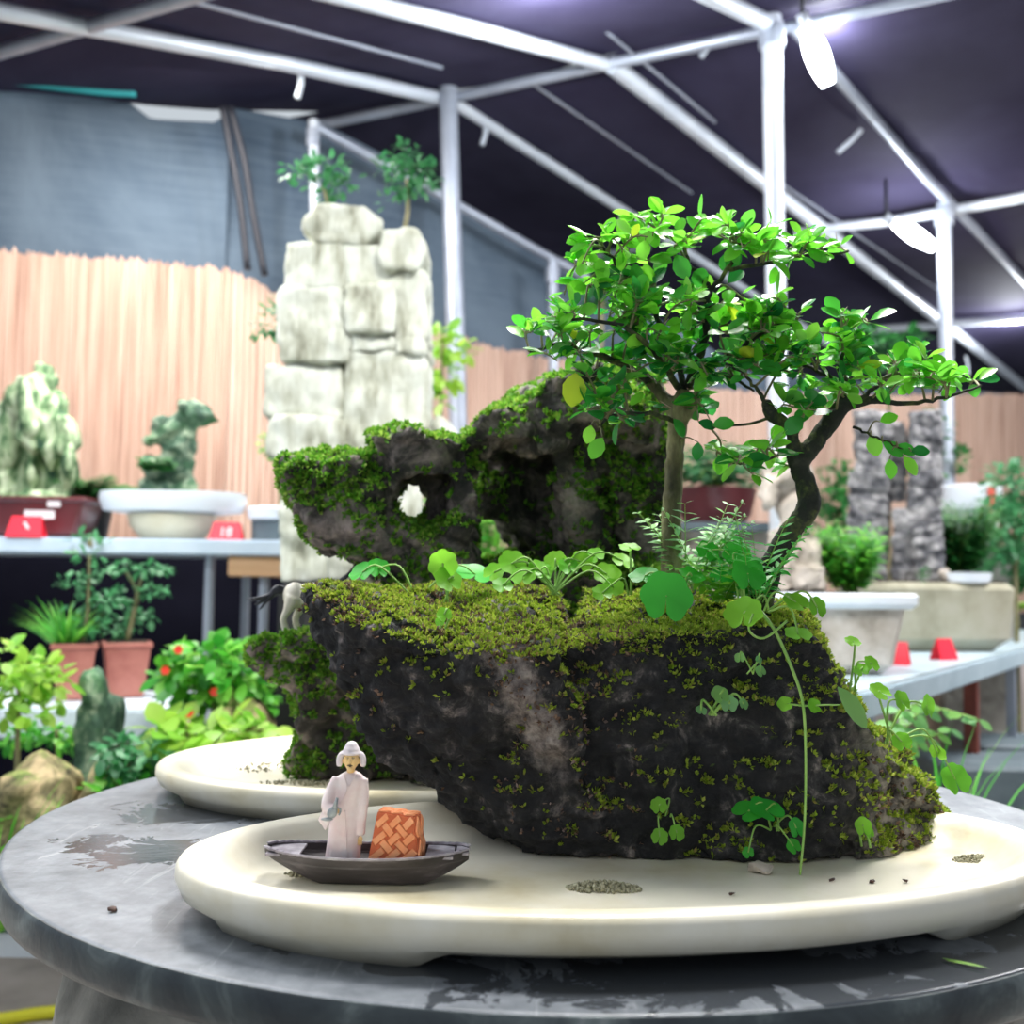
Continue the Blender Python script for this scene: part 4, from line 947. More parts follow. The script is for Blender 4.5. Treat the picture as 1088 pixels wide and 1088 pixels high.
tree('bonsai_tree', b2, 'lower bonsai with a dark curving trunk leaning right on the big rock',
     [([(806, 650, Y2), (818, 605, Y2), (838, 568, Y2), (858, 540, Y2), (856, 512, Y2), (850, 495, Y2), (866, 470, Y2-.005), (888, 440, Y2-.01), (902, 425, Y2-.01)], (.0102, .0098, .0088, .0098, .0084, .0075, .0074, .0082, .006)),
      ([(853, 500, Y2), (842, 485, Y2-.004), (843, 462, Y2-.005), (835, 450, Y2-.01), (820, 440, Y2-.01), (814, 425, Y2-.012)], (.0075, .0055, .0048, .0048, .006, .0035)),
      ([(895, 432, Y2-.01), (925, 425, Y2-.02), (950, 428, Y2-.02)], (.0055, .0038, .0022)), ([(843, 464, Y2-.005), (849, 455, Y2-.008), (854, 448, Y2-.01)], (.0034, .002, .0008)),
      ([(900, 428, Y2), (898, 408, Y2), (892, 390, Y2)], (.005, .0035, .002))],
     [([(820, 438, Y2-.01), (806, 415, Y2-.012), (790, 398, Y2-.015), (770, 385, Y2-.015)], .002, .0008), ([(940, 428, Y2-.02), (975, 428, Y2-.025), (1010, 420, Y2-.03), (1045, 410, Y2-.03)], .0022, .0007),
      ([(892, 395, Y2), (895, 370, Y2), (898, 350, Y2)], .002, .0008), ([(905, 420, Y2-.01), (880, 400, Y2), (850, 385, Y2+.01), (825, 375, Y2+.01)], .0024, .0008), ([(915, 425, Y2-.02), (945, 400, Y2-.02), (985, 395, Y2-.02), (1010, 395, Y2-.02)], .002, .0008),
      ([(908, 455, Y2-.02), (925, 462, Y2-.03), (945, 470, Y2-.035), (965, 482, Y2-.035)], .0012, .0006), ([(842, 478, Y2-.005), (810, 490, Y2-.02), (775, 492, Y2-.02)], .0014, .0007), ([(822, 442, Y2-.01), (790, 452, Y2-.01), (755, 455, Y2-.015)], .0014, .0007)],
     [(895, 360, 40, 22, 34, Y2, .3), (870, 390, 45, 22, 40, Y2, .4), (940, 395, 50, 20, 44, Y2-.02, .25), (1000, 408, 38, 12, 34, Y2-.025, .1), (930, 420, 45, 12, 24, Y2-.02, .35), (820, 375, 30, 18, 20, Y2+.01, .3),
      (780, 480, 30, 14, 16, Y2-.02, .15), (815, 490, 30, 16, 18, Y2-.02, .2), (860, 425, 35, 14, 18, Y2, .4)],
     Y2, (M['bark2'], M['bark2']), .1,
     [(925, 462, Y2-.03, .017, .3, -1, 0), (938, 470, Y2-.035, .018, .8, -.5, 1), (952, 474, Y2-.035, .016, 1, -.3, 1), (960, 485, Y2-.036, .017, .6, -.8, 0), (945, 488, Y2-.036, .015, .1, -1, 0), (935, 448, Y2-.03, .014, .7, .3, 0), (968, 480, Y2-.036, .014, 1, .1, 1)], 12)

# ================================================================== SMALL PLANTS ON THE ROCK
def herb(label, leaves, root, mat='leaf_lime', name='pennywort_plant', cat='plant', group='small herbs on the big rock', r_st=.0007, lobes=7):
    """leaves: (px, py, Y, r, nx, nz) -> round leaf on its own thin stalk from the root"""
    root = at(*root); th = thing(name, root, label, cat, group); st = MB(); lf = MB()
    for px, py, Y, r, nx, nz in leaves:
        c = at(px, py, Y); n = V((nx, -1, nz))
        st.tube(smooth_path([root+V((rnd(.004), rnd(.003), 0)), root.lerp(c, .55)+V((rnd(.006), 0, .006+.2*(c-root).length)), c], 5), [r_st*1.3, r_st], 6)
        lf.disc_leaf(c, n, r, V((rnd(.5), 0, -1)), lobes, random.uniform(.05, .22))
    obj('stalks', st, M['stem'], th); obj('leaves', lf, M[mat], th, fix=False); return th
herb('tall lime round leaf standing at the left of the rock top', [(471, 600, .86, .0115, -.1, .1), (476, 616, .855, .011, .5, .7)], (474, 640, .86))
herb('small herb with two pale leaves at the left end of the mossy top', [(385, 608, .9, .011, -.5, 1.2), (402, 604, .905, .009, .3, .6), (505, 610, .9, .018, .3, 2.5)], (440, 640, .9), 'leaf_emerald')
herb('row of small rounded leaves creeping in front of the arched rock', [(525, 608, .88, .009, -.3, .8), (545, 598, .88, .0115, .2, .6), (556, 612, .87, .010, -.2, 1), (574, 606, .88, .010, .4, .9), (590, 596, .885, .009, -.3, .5), (604, 602, .88, .0085, .3, .8), (618, 597, .885, .009, .2, .4), (632, 590, .89, .008, -.2, .9), (645, 610, .87, .011, .1, .8), (662, 596, .88, .009, .4, 1.2), (652, 624, .86, .008, 0, .6), (534, 622, .86, .008, .2, 1)], (590, 632, .88))
herb('round leaf on an upright stalk left of the straight trunk', [(669, 582, .87, .0085, .1, 2.2), (640, 630, .85, .008, 0, .8)], (670, 632, .87))
herb('large bright round leaf in front of the straight trunk', [(708, 634, .80, .0185, .05, .25), (685, 612, .83, .012, -.3, 1.8), (735, 612, .83, .010, .4, 1.6)], (715, 650, .825), 'leaf_emerald', lobes=6)
herb('cluster of emerald leaves between the two trunks', [(795, 610, .81, .013, .2, .3), (783, 588, .83, .0105, -.2, .5), (752, 585, .84, .0085, .1, .5), (768, 612, .83, .010, -.4, 1.2)], (792, 650, .82), 'leaf_emerald')
herb('lime leaves arching over the right edge of the rock top', [(790, 652, .785, .0135, -.4, .8), (846, 640, .80, .010, .3, 1.2), (868, 645, .81, .008, .5, .4), (848, 674, .79, .0095, .1, 1.8)], (815, 650, .81))
herb('thin herb with leaves over the right shoulder of the rock', [(906, 682, .83, .0062, .2, 1.5), (926, 705, .83, .0066, .5, .8), (915, 712, .83, .006, -.3, 1)], (905, 745, .835))
herb('pale sprouts on the right slope of the rock', [(935, 735, .83, .0085, .3, 1.2), (958, 745, .83, .008, .6, .5), (985, 750, .84, .0088, .9, .2), (958, 788, .82, .007, -.2, .5), (996, 800, .85, .007, .3, 1), (1015, 828, .86, .012, .2, .4)], (945, 790, .835))
herb('three round leaves on curved stalks low on the rock face', [(700, 856, .783, .0058, -.1, .5), (701, 889, .782, .0058, -.3, .3), (719, 885, .782, .0057, .2, .3)], (707, 872, .795), r_st=.0005)
herb('broad emerald leaf group low on the rock face beside the vine', [(795, 862, .782, .011, -.2, 2), (814, 861, .782, .012, .3, 1.8), (846, 880, .785, .007, .5, .5), (795, 906, .785, .004, -.4, .5), (843, 899, .786, .0055, .3, .5)], (822, 882, .796), 'leaf_emerald', r_st=.0006, lobes=5)
herb('small sprouts curling on the middle of the rock face', [(765, 738, .785, .0065, .2, .6), (775, 748, .784, .006, -.3, .4), (745, 755, .786, .004, .2, 1), (790, 748, .786, .004, .6, .4)], (758, 760, .796), 'leaf_pale', r_st=.0008, lobes=5)
herb('tiny pale sprig under the moss on the rock face', [(786, 699, .79, .0038, -.3, .5), (808, 713, .79, .0042, .4, .4), (806, 701, .79, .0028, .4, .4)], (795, 716, .797), 'leaf_pale', r_st=.0005, lobes=4)
herb('single light leaf at the foot of the rock near its right end', [(917, 878, .795, .0065, .2, .3), (923, 884, .796, .0045, .6, .5)], (920, 900, .806), lobes=5)
herb('small lime leaf in the litter near the left of the rock top', [(472, 653, .785, .0055, .1, .6), (468, 660, .785, .004, -.4, .5)], (472, 668, .79), lobes=5)
# trailing vine
th = thing('trailing_vine', at(802, 640, .80), 'long thin vine trailing down the rock face to the tray', 'vine')
vp = [(800, 640, .80), (822, 668, .782), (842, 712, .776), (853, 748, .775), (856, 800, .775), (855, 870, .772), (850, 930, .765)]
mb = MB(); mb.tube(smooth_path([at(*p) for p in vp], 8), [.0013, .0008], 8)
mb.tube(smooth_path([at(854, 750, .775), at(875, 749, .772), at(893, 749, .77)], 5), [.0008, .0006], 6); mb.tube(smooth_path([at(854, 750, .775), at(838, 748, .774)], 3), [.0008, .0006], 6)
mb.tube(smooth_path([at(836, 660, .782), at(812, 678, .778), at(796, 670, .777), at(800, 652, .778)], 5), [.001, .0008], 6)
obj('stalks', mb, M['stem'], th)
mb = MB(); mb.disc_leaf(at(834, 748, .773), V((-.3, -1, .5)), .0052, lobes=5); mb.disc_leaf(at(865, 750, .772), V((.3, -1, .5)), .0052, lobes=5)
obj('small_leaves', mb, M['leaf_lime'], th, fix=False)
mb = MB(); mb.leaf(at(890, 730, .772), V((.55, -.1, -.75)), V((.6, -.8, .35)), .034, .019, .1, .05); obj('large_leaf', mb, M['leaf_pale'], th, fix=False)
# fern tufts between the trunks
def frond(mb, st, base_, d, Lf, n, ll, w=.35, droop=.5):
    d = V(d).normalized(); pts = []; c = V(base_); dd = d.copy()
    for i in range(n+1): pts.append(c.copy()); c = c+dd*(Lf/n); dd = (dd-V((0, 0, droop/n))).normalized()
    st.tube(pts, [Lf*.009, Lf*.003], 5, cap=False)
    for i in range(1, n+1):
        t = i/n; tdir = (pts[i]-pts[i-1]).normalized(); sd = tdir.cross(V((0, -.3, 1))).normalized()
        l = ll*(.5+.9*math.sin(PI*min(1, t*.85+.12)))
        for s in (-1, 1): mb.leaf(pts[i], sd*s+tdir*.5+V((0, 0, rnd(.3))), V((rnd(.3), -.4, 1)), l, l*w, .1, .2, 'lance')
def fern(label, base_, n, Lf, spread, mat, ll, group, name='fern', up=1.0, w=.35, nseg=9, face=0):
    th = thing(name, base_, label, 'fern' if name == 'fern' else 'plant', group); lf, st = MB(), MB()
    for k in range(n):
        a = random.uniform(0, 2*PI)
        frond(lf, st, V(base_)+V((rnd(.1*Lf), rnd(.1*Lf), 0)), V((math.cos(a)*spread, math.sin(a)*spread-face, up*random.uniform(.6, 1.2))), Lf*random.uniform(.7, 1.1), nseg, ll, w)
    obj('stalks', st, M['stem'], th); obj('fronds', lf, M[mat], th, fix=False); return th
fern('feathery pale green fern just right of the straight trunk', at(735, 628, .87), 16, .075, .45, 'leaf_pale', .012, 'ferns between the bonsai trunks')
fern('feathery fern at the foot of the curving trunk', at(800, 640, .84), 15, .07, .55, 'leaf_emerald', .011, 'ferns between the bonsai trunks')
fern('low lime fern filling the gap between the trunks', at(768, 640, .85), 12, .055, .7, 'leaf_lime', .011, 'ferns between the bonsai trunks')

# ================================================================== BACKGROUND: LEFT
def shrub(mb, c, r, n, L, W=.6, shape='oval', cam=.3):
    c = V(c)
    for i in range(n):
        d = V((random.gauss(0, 1), random.gauss(0, 1), random.gauss(0, 1))).normalized()*random.random()**.4
        p = c+V((d.x*r[0], d.y*r[1], d.z*r[2]))
        dr = (d+V((rnd(.8), rnd(.8), rnd(.6)))).normalized(); l = L*random.uniform(.6, 1.25)
        mb.leaf(p, dr, V((rnd(.6), -cam+rnd(.5), 1)), l, l*W, .15, .2, shape)
def grassy(mb, c, r, n, L, w, up=1, spread=.6):
    for i in range(n):
        a = random.uniform(0, 2*PI); q = random.random()**.5
        mb.blade(V(c)+V((r*q*math.cos(a), r*q*math.sin(a), 0)), V((math.cos(a)*spread*q+rnd(.2), math.sin(a)*spread*q+rnd(.2), up)), L*random.uniform(.6, 1.2), w, .7)
def plant(name, label, root, top, mat, parts, cat='plant', group=None, trunk=.004):
    """stem from root to top with foliage clumps; parts = list of functions filling the foliage mesh"""
    th = thing(name, root, label, cat, group); mb = MB()
    rt, tp = V(root), V(top)
    mb.tube(smooth_path([rt, rt.lerp(tp, .5)+V((rnd(.01), 0, 0)), tp]), [trunk, trunk*.6], 8); obj('stem', mb, M['twig'], th)
    lf = MB()
    for f in parts: f(lf)
    obj('foliage', lf, M[mat], th, fix=False); return th
def rockobj(name, label, hulls, vox, mat, amp, sc, ridged=0, rsc=10, zmin=None, seed=0, cat='rock', group=None, strata=0, ssc=40, sm=2):
    mb = MB()
    for h_ in hulls: mb.hull(h_)
    me = remesh(mb, vox, sm); displace(me, amp, sc, ridged, rsc, strata, ssc, seed, zmin)
    o = link_mesh(name, me, mat); return tag(o, label, cat, group)
def jit(c, r, n=14):
    out = []
    for i in range(n):
        d = V((random.gauss(0, 1), random.gauss(0, 1), random.gauss(0, 1))).normalized(); out.append(V(c)+V((d.x*r[0], d.y*r[1], d.z*r[2])))
    return out

# upper display shelf
SY0, SY1 = 2.5, 2.95
sz = at(150, 572, SY0).z
x0, x1 = at(-160, 580, SY0).x, at(311, 580, SY0).x
sh = thing('display_shelf', ((x0+x1)/2, (SY0+SY1)/2, 0), 'pale blue display shelf with steel legs at the left, holding potted rocks', 'shelf')
mb = MB(); mb.box(((x0+x1)/2, (SY0+SY1)/2, sz-.018), (x1-x0, SY1-SY0, .036)); obj('shelf_board', mb, M['board'], sh, smooth=False, bevel=.004)
mb = MB(); xb0, xb1 = at(240, 600, SY0).x, x1; mb.box(((xb0+xb1)/2, SY0+.04, sz-.036-.024), (xb1-xb0, .05, .048)); o = obj('wood_beam', mb, M['wood'], sh, smooth=False, bevel=.003); o['label'] = 'orange wooden beam end'
for px in (222, 280, -100):
    p = at(px, 640, SY0+.05); mb = MB(); mb.tube([(p.x, SY0+.05, 0), (p.x, SY0+.05, sz-.036 if px != 280 else sz-.084)], .012, 10); obj('leg', mb, M['steel'], sh, smooth='auto')
for px in (222, -100):
    p = at(px, 640, SY0+.05); mb = MB(); mb.tube([(p.x, SY1-.05, 0), (p.x, SY1-.05, sz-.036)], .012, 10); obj('leg', mb, M['steel'], sh, smooth='auto')
# maroon trough with stalactite rock
def on_shelf(px, y): return V((at(px, 560, y).x, y, sz))
c = on_shelf(38, 2.66)
wp = .36; hp = .088
th = thing('rectangular_pot', c, 'dark maroon rectangular pot with white stickers at the left end of the shelf', 'pot')
b_ = rbox(c+V((-.03, 0, hp/2)), (wp, .2, hp), .012, 0, .88); obj('pot_body', b_, M['maroon'], th, bevel=0, smooth='auto')
mb = rbox(c+V((-.03, 0, hp+.002)), (wp+.015, .215, .014), .006); obj('rim', mb, M['maroon'], th, smooth='auto')
mb = MB(); mb.box(c+V((.085, -.103, hp-.004)), (.03, .004, .022)); mb.box(c+V((.05, -.098, hp*.62)), (.07, .004, .02)); o = obj('sticker', mb, M['sticker'], th, smooth=False); o['label'] = 'white stickers'
q = lambda px, py, Y=2.66: at(px, py, Y)
hl = []
for x, y, rx, ry in ((35, 440, 22, 55), (10, 470, 18, 60), (60, 455, 22, 50), (38, 500, 10, 40), (75, 490, 10, 40), (5, 515, 20, 22), (68, 525, 14, 16), (25, 420, 20, 25), (48, 405, 18, 20), (20, 528, 40, 10), (40, 530, 40, 8)):
    hl.append(jit(q(x, y, 2.66+rnd(.03)), (rx*2.66/F, .05, ry*2.66/F), 22))
hl.append([q(x, y, Y) for x, y in ((-5, 545), (80, 545), (0, 530), (78, 530)) for Y in (2.6, 2.72)])
hl.append([q(x, y, Y) for x, y in ((2, 540), (72, 540), (10, 430), (62, 430), (36, 395)) for Y in (2.68, 2.73)])
rockobj('stalactite_rock', 'pale green dripping rock rising from the maroon pot', hl, .008, M['stalactite'], .012, 14, .01, 14, zmin=sz+hp+.004, seed=3)
th = fern('dark fern clump between the maroon pot and the white tray', on_shelf(100, 2.72)+V((0, 0, .10)), 26, .10, .9, 'bg_b', .035, None, up=.7)
mb = MB(); mb.lathe(on_shelf(100, 2.72), [(.03, 0), (.04, .06), (.043, .1), (.038, .1)], 20); obj('pot', mb, M['black'], th, smooth='auto')
# bowl + oval tray + rock pile
c = on_shelf(183, 2.64)
mb = MB(); mb.lathe(c, [(.055, 0), (.075, .006), (.1, .035), (.107, .062), (.098, .064)], 40, 1, .8); o = obj('cream_bowl', mb, M['cream'], smooth='auto'); tag(o, 'cream bowl supporting the white oval tray on the shelf', 'bowl')
tz2 = sz+.066
mb = MB(); mb.lathe((c.x+.002, c.y, tz2), [(.13, 0), (.16, .004), (.17, .03), (.168, .048), (.16, .048), (.155, .036), (.1, .034)], 48, 1, .62, 0, 3); o = obj('oval_tray', mb, M['white'], smooth='auto'); tag(o, 'white oval tray on the cream bowl holding a green rock pile', 'tray', 'white trays on the left shelf')
hl = []
for x, y, rx, ry in ((195, 440, 12, 20), (215, 445, 20, 18), (205, 432, 14, 12), (180, 455, 22, 16), (165, 468, 16, 10), (195, 472, 16, 16), (190, 495, 22, 16), (160, 492, 14, 14), (165, 512, 22, 12), (185, 508, 16, 18), (205, 515, 14, 10)):
    hl.append(jit(at(x, y, 2.64+rnd(.02)), (rx*2.64/F, .04, ry*2.64/F), 18))
hl.append([at(x, y, Y) for x, y in ((145, 528), (212, 528), (150, 512), (205, 512)) for Y in (2.6, 2.68)])
hl.append([at(x, y, Y) for x, y in ((165, 520), (205, 520), (172, 460), (212, 440)) for Y in (2.62, 2.67)])
rockobj('rock_pile', 'green lichen covered rock pile in the white oval tray', hl, .007, M['greenrock'], .009, 18, .008, 16, zmin=tz2+.036, seed=5)
fern('dark grassy tuft on the green rock pile', at(165, 500, 2.58), 22, .05, .9, 'bg_b', .02, None, up=.8)
# third tray at the shelf end
c = on_shelf(297, 2.66)
mb = MB(); mb.lathe((c.x-.005, c.y, sz), [(.05, 0), (.06, .004), (.062, .05), (.055, .05)], 30); o = obj('dark_bowl', mb, M['crate'], smooth='auto'); tag(o, 'dark glazed bowl under the white tray at the right end of the shelf', 'bowl')
mb = MB(); mb.lathe((c.x, c.y, sz+.052), [(.062, 0), (.075, .004), (.078, .028), (.072, .032), (.068, .024), (.03, .022)], 36); o = obj('round_tray', mb, M['white'], smooth='auto'); tag(o, 'small white tray at the right end of the shelf beside the rock tower', 'tray', 'white trays on the left shelf')
plant('potted_shrub', 'small round topped green shrub at the shelf end left of the tower', (c.x, c.y, sz+.075), at(290, 480, 2.66), 'bg_a', [lambda m: shrub(m, at(294, 473, 2.66), (.042, .04, .03), 170, .016)], group='plants on the left shelf')
# red price tags (folded tents)
def price_tag(px, py, Y, w, h_, label, z, text=None, mark=False, rot=0, group='red price tags'):
    c = V((at(px, py, Y).x, Y, z))
    th = thing('price_tag', c, label, 'price tag', group); mb = MB()
    R_ = Matrix.Rotation(rot, 3, 'Z'); t = .002
    a = [(-w/2, -h_*.35, 0), (w/2, -h_*.35, 0), (w/2*.8, 0, h_), (-w/2*.8, 0, h_)]; b = [(-w/2, h_*.35, 0), (w/2, h_*.35, 0)]
    vs = [c+R_@V(p) for p in a+b]; off = [p+R_@V((0, t, -t*.6)) for p in vs[:4]]+[p-R_@V((0, t, t*.2)) for p in vs[4:]]
    mb.add(vs, [(0, 1, 2, 3), (3, 2, 5, 4)]); mb.add(off, [(3, 2, 1, 0), (4, 5, 2, 3)])
    obj('card', mb, M['red'], th, smooth=False, fix=False)
    if text:
        cu = bpy.data.curves.new('t', 'FONT'); cu.body = text; cu.size = h_*.75; cu.align_x = 'CENTER'; cu.extrude = .0006
        ob = bpy.data.objects.new('t', cu); COL.objects.link(ob); dg = bpy.context.evaluated_depsgraph_get(); dg.update()
        me = bpy.data.meshes.new_from_object(ob.evaluated_get(dg)); bpy.data.objects.remove(ob)
        sl = math.atan2(1, .35)
        me.transform(Matrix.Translation(c) @ R_.to_4x4() @ Matrix.Translation((0, -h_*.35+.35*h_*.2-.002, h_*.2)) @ Matrix.Rotation(sl, 4, 'X'))
        link_mesh('number', me, M['sticker'], th, smooth=False)
    if mark:
        mb = MB(); mb.box(c+V((.006, -h_*.2, h_*.45)), (.006, .002, h_*.6), Matrix.Rotation(-.6, 3, 'Y')); obj('mark', mb, M['sticker'], th, smooth=False)
price_tag(28, 570, 2.51, .085, .048, 'red folded price tag in front of the maroon pot', sz, mark=True)
price_tag(241, 568, 2.54, .078, .042, 'red folded price tag beside the cream bowl', sz, text='18')

# rock tower
TYR = 2.25
base_z = at(360, 618, TYR).z
th = thing('rock_tower', (at(380, 600, TYR).x, TYR, base_z), 'tall pale limestone rock tower of stacked blocks behind the trays', 'rock')
blocks = [(326, 228, 410, 272, 1), (404, 256, 456, 300, 1), (309, 268, 372, 320, 0), (368, 268, 424, 318, 0), (302, 314, 376, 394, 0), (373, 312, 425, 366, 0), (421, 296, 457, 370, 0), (376, 362, 425, 382, 0), (423, 366, 457, 384, 0),
          (285, 392, 371, 450, 0), (369, 380, 457, 490, 0), (292, 448, 373, 492, 0), (303, 488, 372, 618, 0), (368, 488, 450, 618, 0)]
for x0_, y0_, x1_, y1_, rnd_ in blocks:
    mb = MB(); dy = .085+rnd(.015); yo = rnd(.01); pts = []
    for x in (x0_, x1_):
        for y in (y0_, y1_):
            for s in (-1, 1):
                ix = (x1_-x0_)*(.2 if rnd_ else .07); iy = (y1_-y0_)*(.42 if rnd_ else .08)
                pts.append(at(x+(ix if x == x0_ else -ix), y, TYR)+V((rnd(.004), s*dy*.9+yo, rnd(.003))))
                pts.append(at(x, y+(iy if y == y0_ else -iy), TYR)+V((rnd(.004), s*dy*.82+yo, rnd(.003))))
    if rnd_: pts += jit(at((x0_+x1_)/2, (y0_*.6+y1_*.4), TYR), ((x1_-x0_)/2*TYR/F*.95, dy, (y1_-y0_)*.4*TYR/F), 24)
    mb.hull(pts); me = remesh(mb, .007, 3); displace(me, .007, 16, .004, 13, seed=x0_*.37+y0_); link_mesh('stone_block', me, M['lime'], th)
mb = MB(); mb.hull(P((330, 290, TYR-.045), (445, 290, TYR-.045), (445, 610, TYR-.045), (325, 610, TYR-.045), (330, 290, TYR+.06), (445, 290, TYR+.06), (445, 610, TYR+.06), (325, 610, TYR+.06), (340, 250, TYR), (400, 250, TYR)))
obj('mortar', mb, M['joint'], th, smooth=False)
mb = MB(); p = at(385, 610, TYR); mb.box((p.x, TYR+.02, base_z/2), (.30, .26, base_z-.002)); o = obj('plinth', mb, M['black'], smooth=False, bevel=.01); tag(o, 'black plinth under the pale rock tower, hidden behind the trays', 'plinth')
# stones beside the tower
rockobj('pale_stone', 'rounded pale stone at the right foot of the rock tower', [jit(at(472, 462, TYR-.02), (.036, .03, .05), 20), [at(x, y, Y_) for x, y in ((455, 500), (492, 500), (458, 620), (490, 620)) for Y_ in (TYR-.04, TYR+.03)]], .006, M['lime'], .004, 20, seed=9, zmin=base_z)
rockobj('pale_stone', 'flat pale stone at the front foot of the tower', [[at(x, y, Y_)+V((rnd(.004), 0, rnd(.004))) for x, y in ((350, 590), (415, 588), (418, 616), (348, 617)) for Y_ in (2.05, 2.14)]], .006, M['lime'], .004, 20, seed=2, zmin=base_z)
mb = MB(); p = at(385, 620, 2.09); mb.box((p.x, 2.05, base_z/2), (.2, .12, base_z-.002)); o = obj('low_plinth', mb, M['black'], smooth=False, bevel=.01); tag(o, 'black block in front of the plinth carrying the flat stone', 'plinth')
mb = MB(); p = at(474, 620, TYR); mb.box((p.x+.018, TYR, base_z/2), (.10, .16, base_z-.002)); o = obj('low_plinth', mb, M['black'], smooth=False, bevel=.01); tag(o, 'black block carrying the rounded stone beside the tower', 'plinth')
def mini(label, root, top, blobs, mat='bg_c'):
    plant('miniature_tree', label, at(*root), at(*top), mat, [(lambda m, b=b: shrub(m, at(b[0], b[1], TYR+rnd(.02)), (b[2]*TYR/F, .04, b[3]*TYR/F), b[4], .02, .6)) for b in blobs], 'tree', 'miniature trees on the rock tower', .006)
mini('left one of the two miniature trees on top of the rock tower', (347, 236, TYR), (343, 195, TYR), [(318, 183, 22, 9, 60), (345, 178, 22, 10, 60), (352, 198, 26, 10, 60), (372, 190, 10, 6, 16), (350, 215, 8, 8, 14)])
mini('right one of the two miniature trees on top of the rock tower', (425, 262, TYR), (432, 190, TYR), [(430, 165, 20, 10, 50), (415, 178, 20, 8, 40), (445, 182, 20, 10, 60), (430, 200, 20, 10, 60), (452, 195, 14, 8, 30), (412, 215, 8, 8, 10)])
mini('small plant growing from the left side of the rock tower', (310, 375, TYR-.05), (303, 340, TYR-.06), [(295, 335, 18, 16, 45), (280, 350, 16, 8, 25), (305, 318, 10, 10, 16), (307, 380, 6, 8, 10)])
# green plants right of the tower
def bgp(label, px, py, Y, root_py, clumps, mat, leaf=.03, W=.6, shape='oval', group=None, name='garden_plant'):
    r = at(px, root_py, Y); r.z = max(r.z, 0)
    return plant(name, label, r, at(px, py, Y), mat, [(lambda m, b=b: shrub(m, at(b[0], b[1], Y+rnd(.03)), (b[2]*Y/F, .07, b[3]*Y/F), b[4], leaf, W, shape)) for b in clumps], 'plant', group, .006)
pt = at(470, 640, 2.7)
mb = MB(); mb.box((pt.x+.07, 2.72, .44), (.5, .3, .88)); o = obj('block_stand', mb, M['crate'], smooth=False, bevel=.01); tag(o, 'dark stand behind the rock tower carrying lime green plants', 'stand')
th = thing('garden_plant', (pt.x, 2.7, .88), 'lime green leafy plant directly right of the rock tower', 'plant', 'plants behind the rocks')
mb = MB(); mb.tube(smooth_path([(pt.x, 2.7, .88), (pt.x-.01, 2.7, 1.15), at(470, 360, 2.7)]), [.006, .004], 8); obj('stem', mb, M['twig'], th)
lf = MB()
for b in ((468, 362, 14, 18, 40), (470, 395, 16, 14, 34), (492, 375, 10, 12, 16), (465, 425, 12, 12, 20)): shrub(lf, at(b[0], b[1], 2.7), (b[2]*2.7/F, .05, b[3]*2.7/F), b[4], .04)
obj('foliage', lf, M['bg_y'], th, fix=False)
fern('bright green fern between the post and the arched rock', V((at(505, 470, 2.65).x, 2.65, .88)), 30, .48, .32, 'bg_a', .06, 'plants behind the rocks', up=1.3, w=.25)

# lower left: staging slab with terracotta pots
P0 = 2.2
z2 = .72
xa, xb = at(-150, 750, P0).x, at(190, 750, P0).x
th = thing('concrete_slab_bench', ((xa+xb)/2, 2.3, 0), 'pale blue grey slab bench carrying the two terracotta pots', 'bench')
mb = MB(); mb.box(((xa+xb)/2, 2.29, z2-.03), (xb-xa, .36, .06)); obj('slab', mb, M['slab'], th, smooth=False, bevel=.006)
for x in (xb-.1, xa+.05): mb = MB(); mb.box((x, 2.28, (z2-.06)/2), (.05, .3, z2-.06)); obj('support', mb, M['stone'], th, smooth=False)
def tpot(px, Y, w, h_, rot, label):
    c = V((at(px, 700, Y).x, Y, z2))
    th = thing('terracotta_pot', c, label, 'pot', 'square terracotta pots')
    obj('pot_body', rbox(c+V((0, 0, h_/2)), (w, w, h_), .004, rot, .74), M['terra'], th, smooth='auto')
    obj('rim', rbox(c+V((0, 0, h_-.004)), (w+.006, w+.006, .012), .003, rot), M['terra'], th, smooth='auto')
    mb = MB(); mb.box(c+V((0, 0, h_+.001)), (w*.85, w*.85, .006), Matrix.Rotation(rot, 3, 'Z')); obj('soil', mb, M['soil'], th, smooth=False)
    return c+V((0, 0, h_+.003))
ta = tpot(79, 2.27, .084, .112, .35, 'left square terracotta pot with grassy plants on the slab')
tb = tpot(134, 2.34, .094, .112, .4, 'right square terracotta pot with a small tree on the slab')
th = thing('grass_plant', ta+V((-.015, 0, 0)), 'spiky bright grass spilling left from the left terracotta pot', 'plant', 'plants in the terracotta pots')
mb = MB(); grassy(mb, ta+V((-.02, 0, 0)), .035, 130, .10, .005, 1, 1.1); obj('blades', mb, M['bg_a'], th, fix=False)
def tp(label, root, stem, blobs, Y, mat='bg_c', leaf=.018):
    th = thing('potted_tree', root, label, 'tree', 'plants in the terracotta pots'); mb = MB()
    for s in stem: mb.tube(smooth_path([root if i == 0 else at(*p) for i, p in enumerate([(0, 0, 0)]+s)]), [.005, .003], 8)
    obj('stem', mb, M['twig'], th); lf = MB()
    for b in blobs: shrub(lf, at(b[0], b[1], Y+rnd(.02)), (b[2]*Y/F, .03, b[3]*Y/F), b[4], leaf)
    obj('foliage', lf, M[mat], th, fix=False)
tp('tall slender little tree in the left terracotta pot', ta+V((.015, 0, 0)), [[(93, 650, 2.27), (95, 590, 2.27)]], [(92, 590, 16, 6, 22), (80, 618, 20, 7, 36), (105, 608, 14, 6, 20), (92, 640, 20, 8, 30), (110, 638, 14, 8, 26), (98, 665, 18, 8, 36)], 2.27)
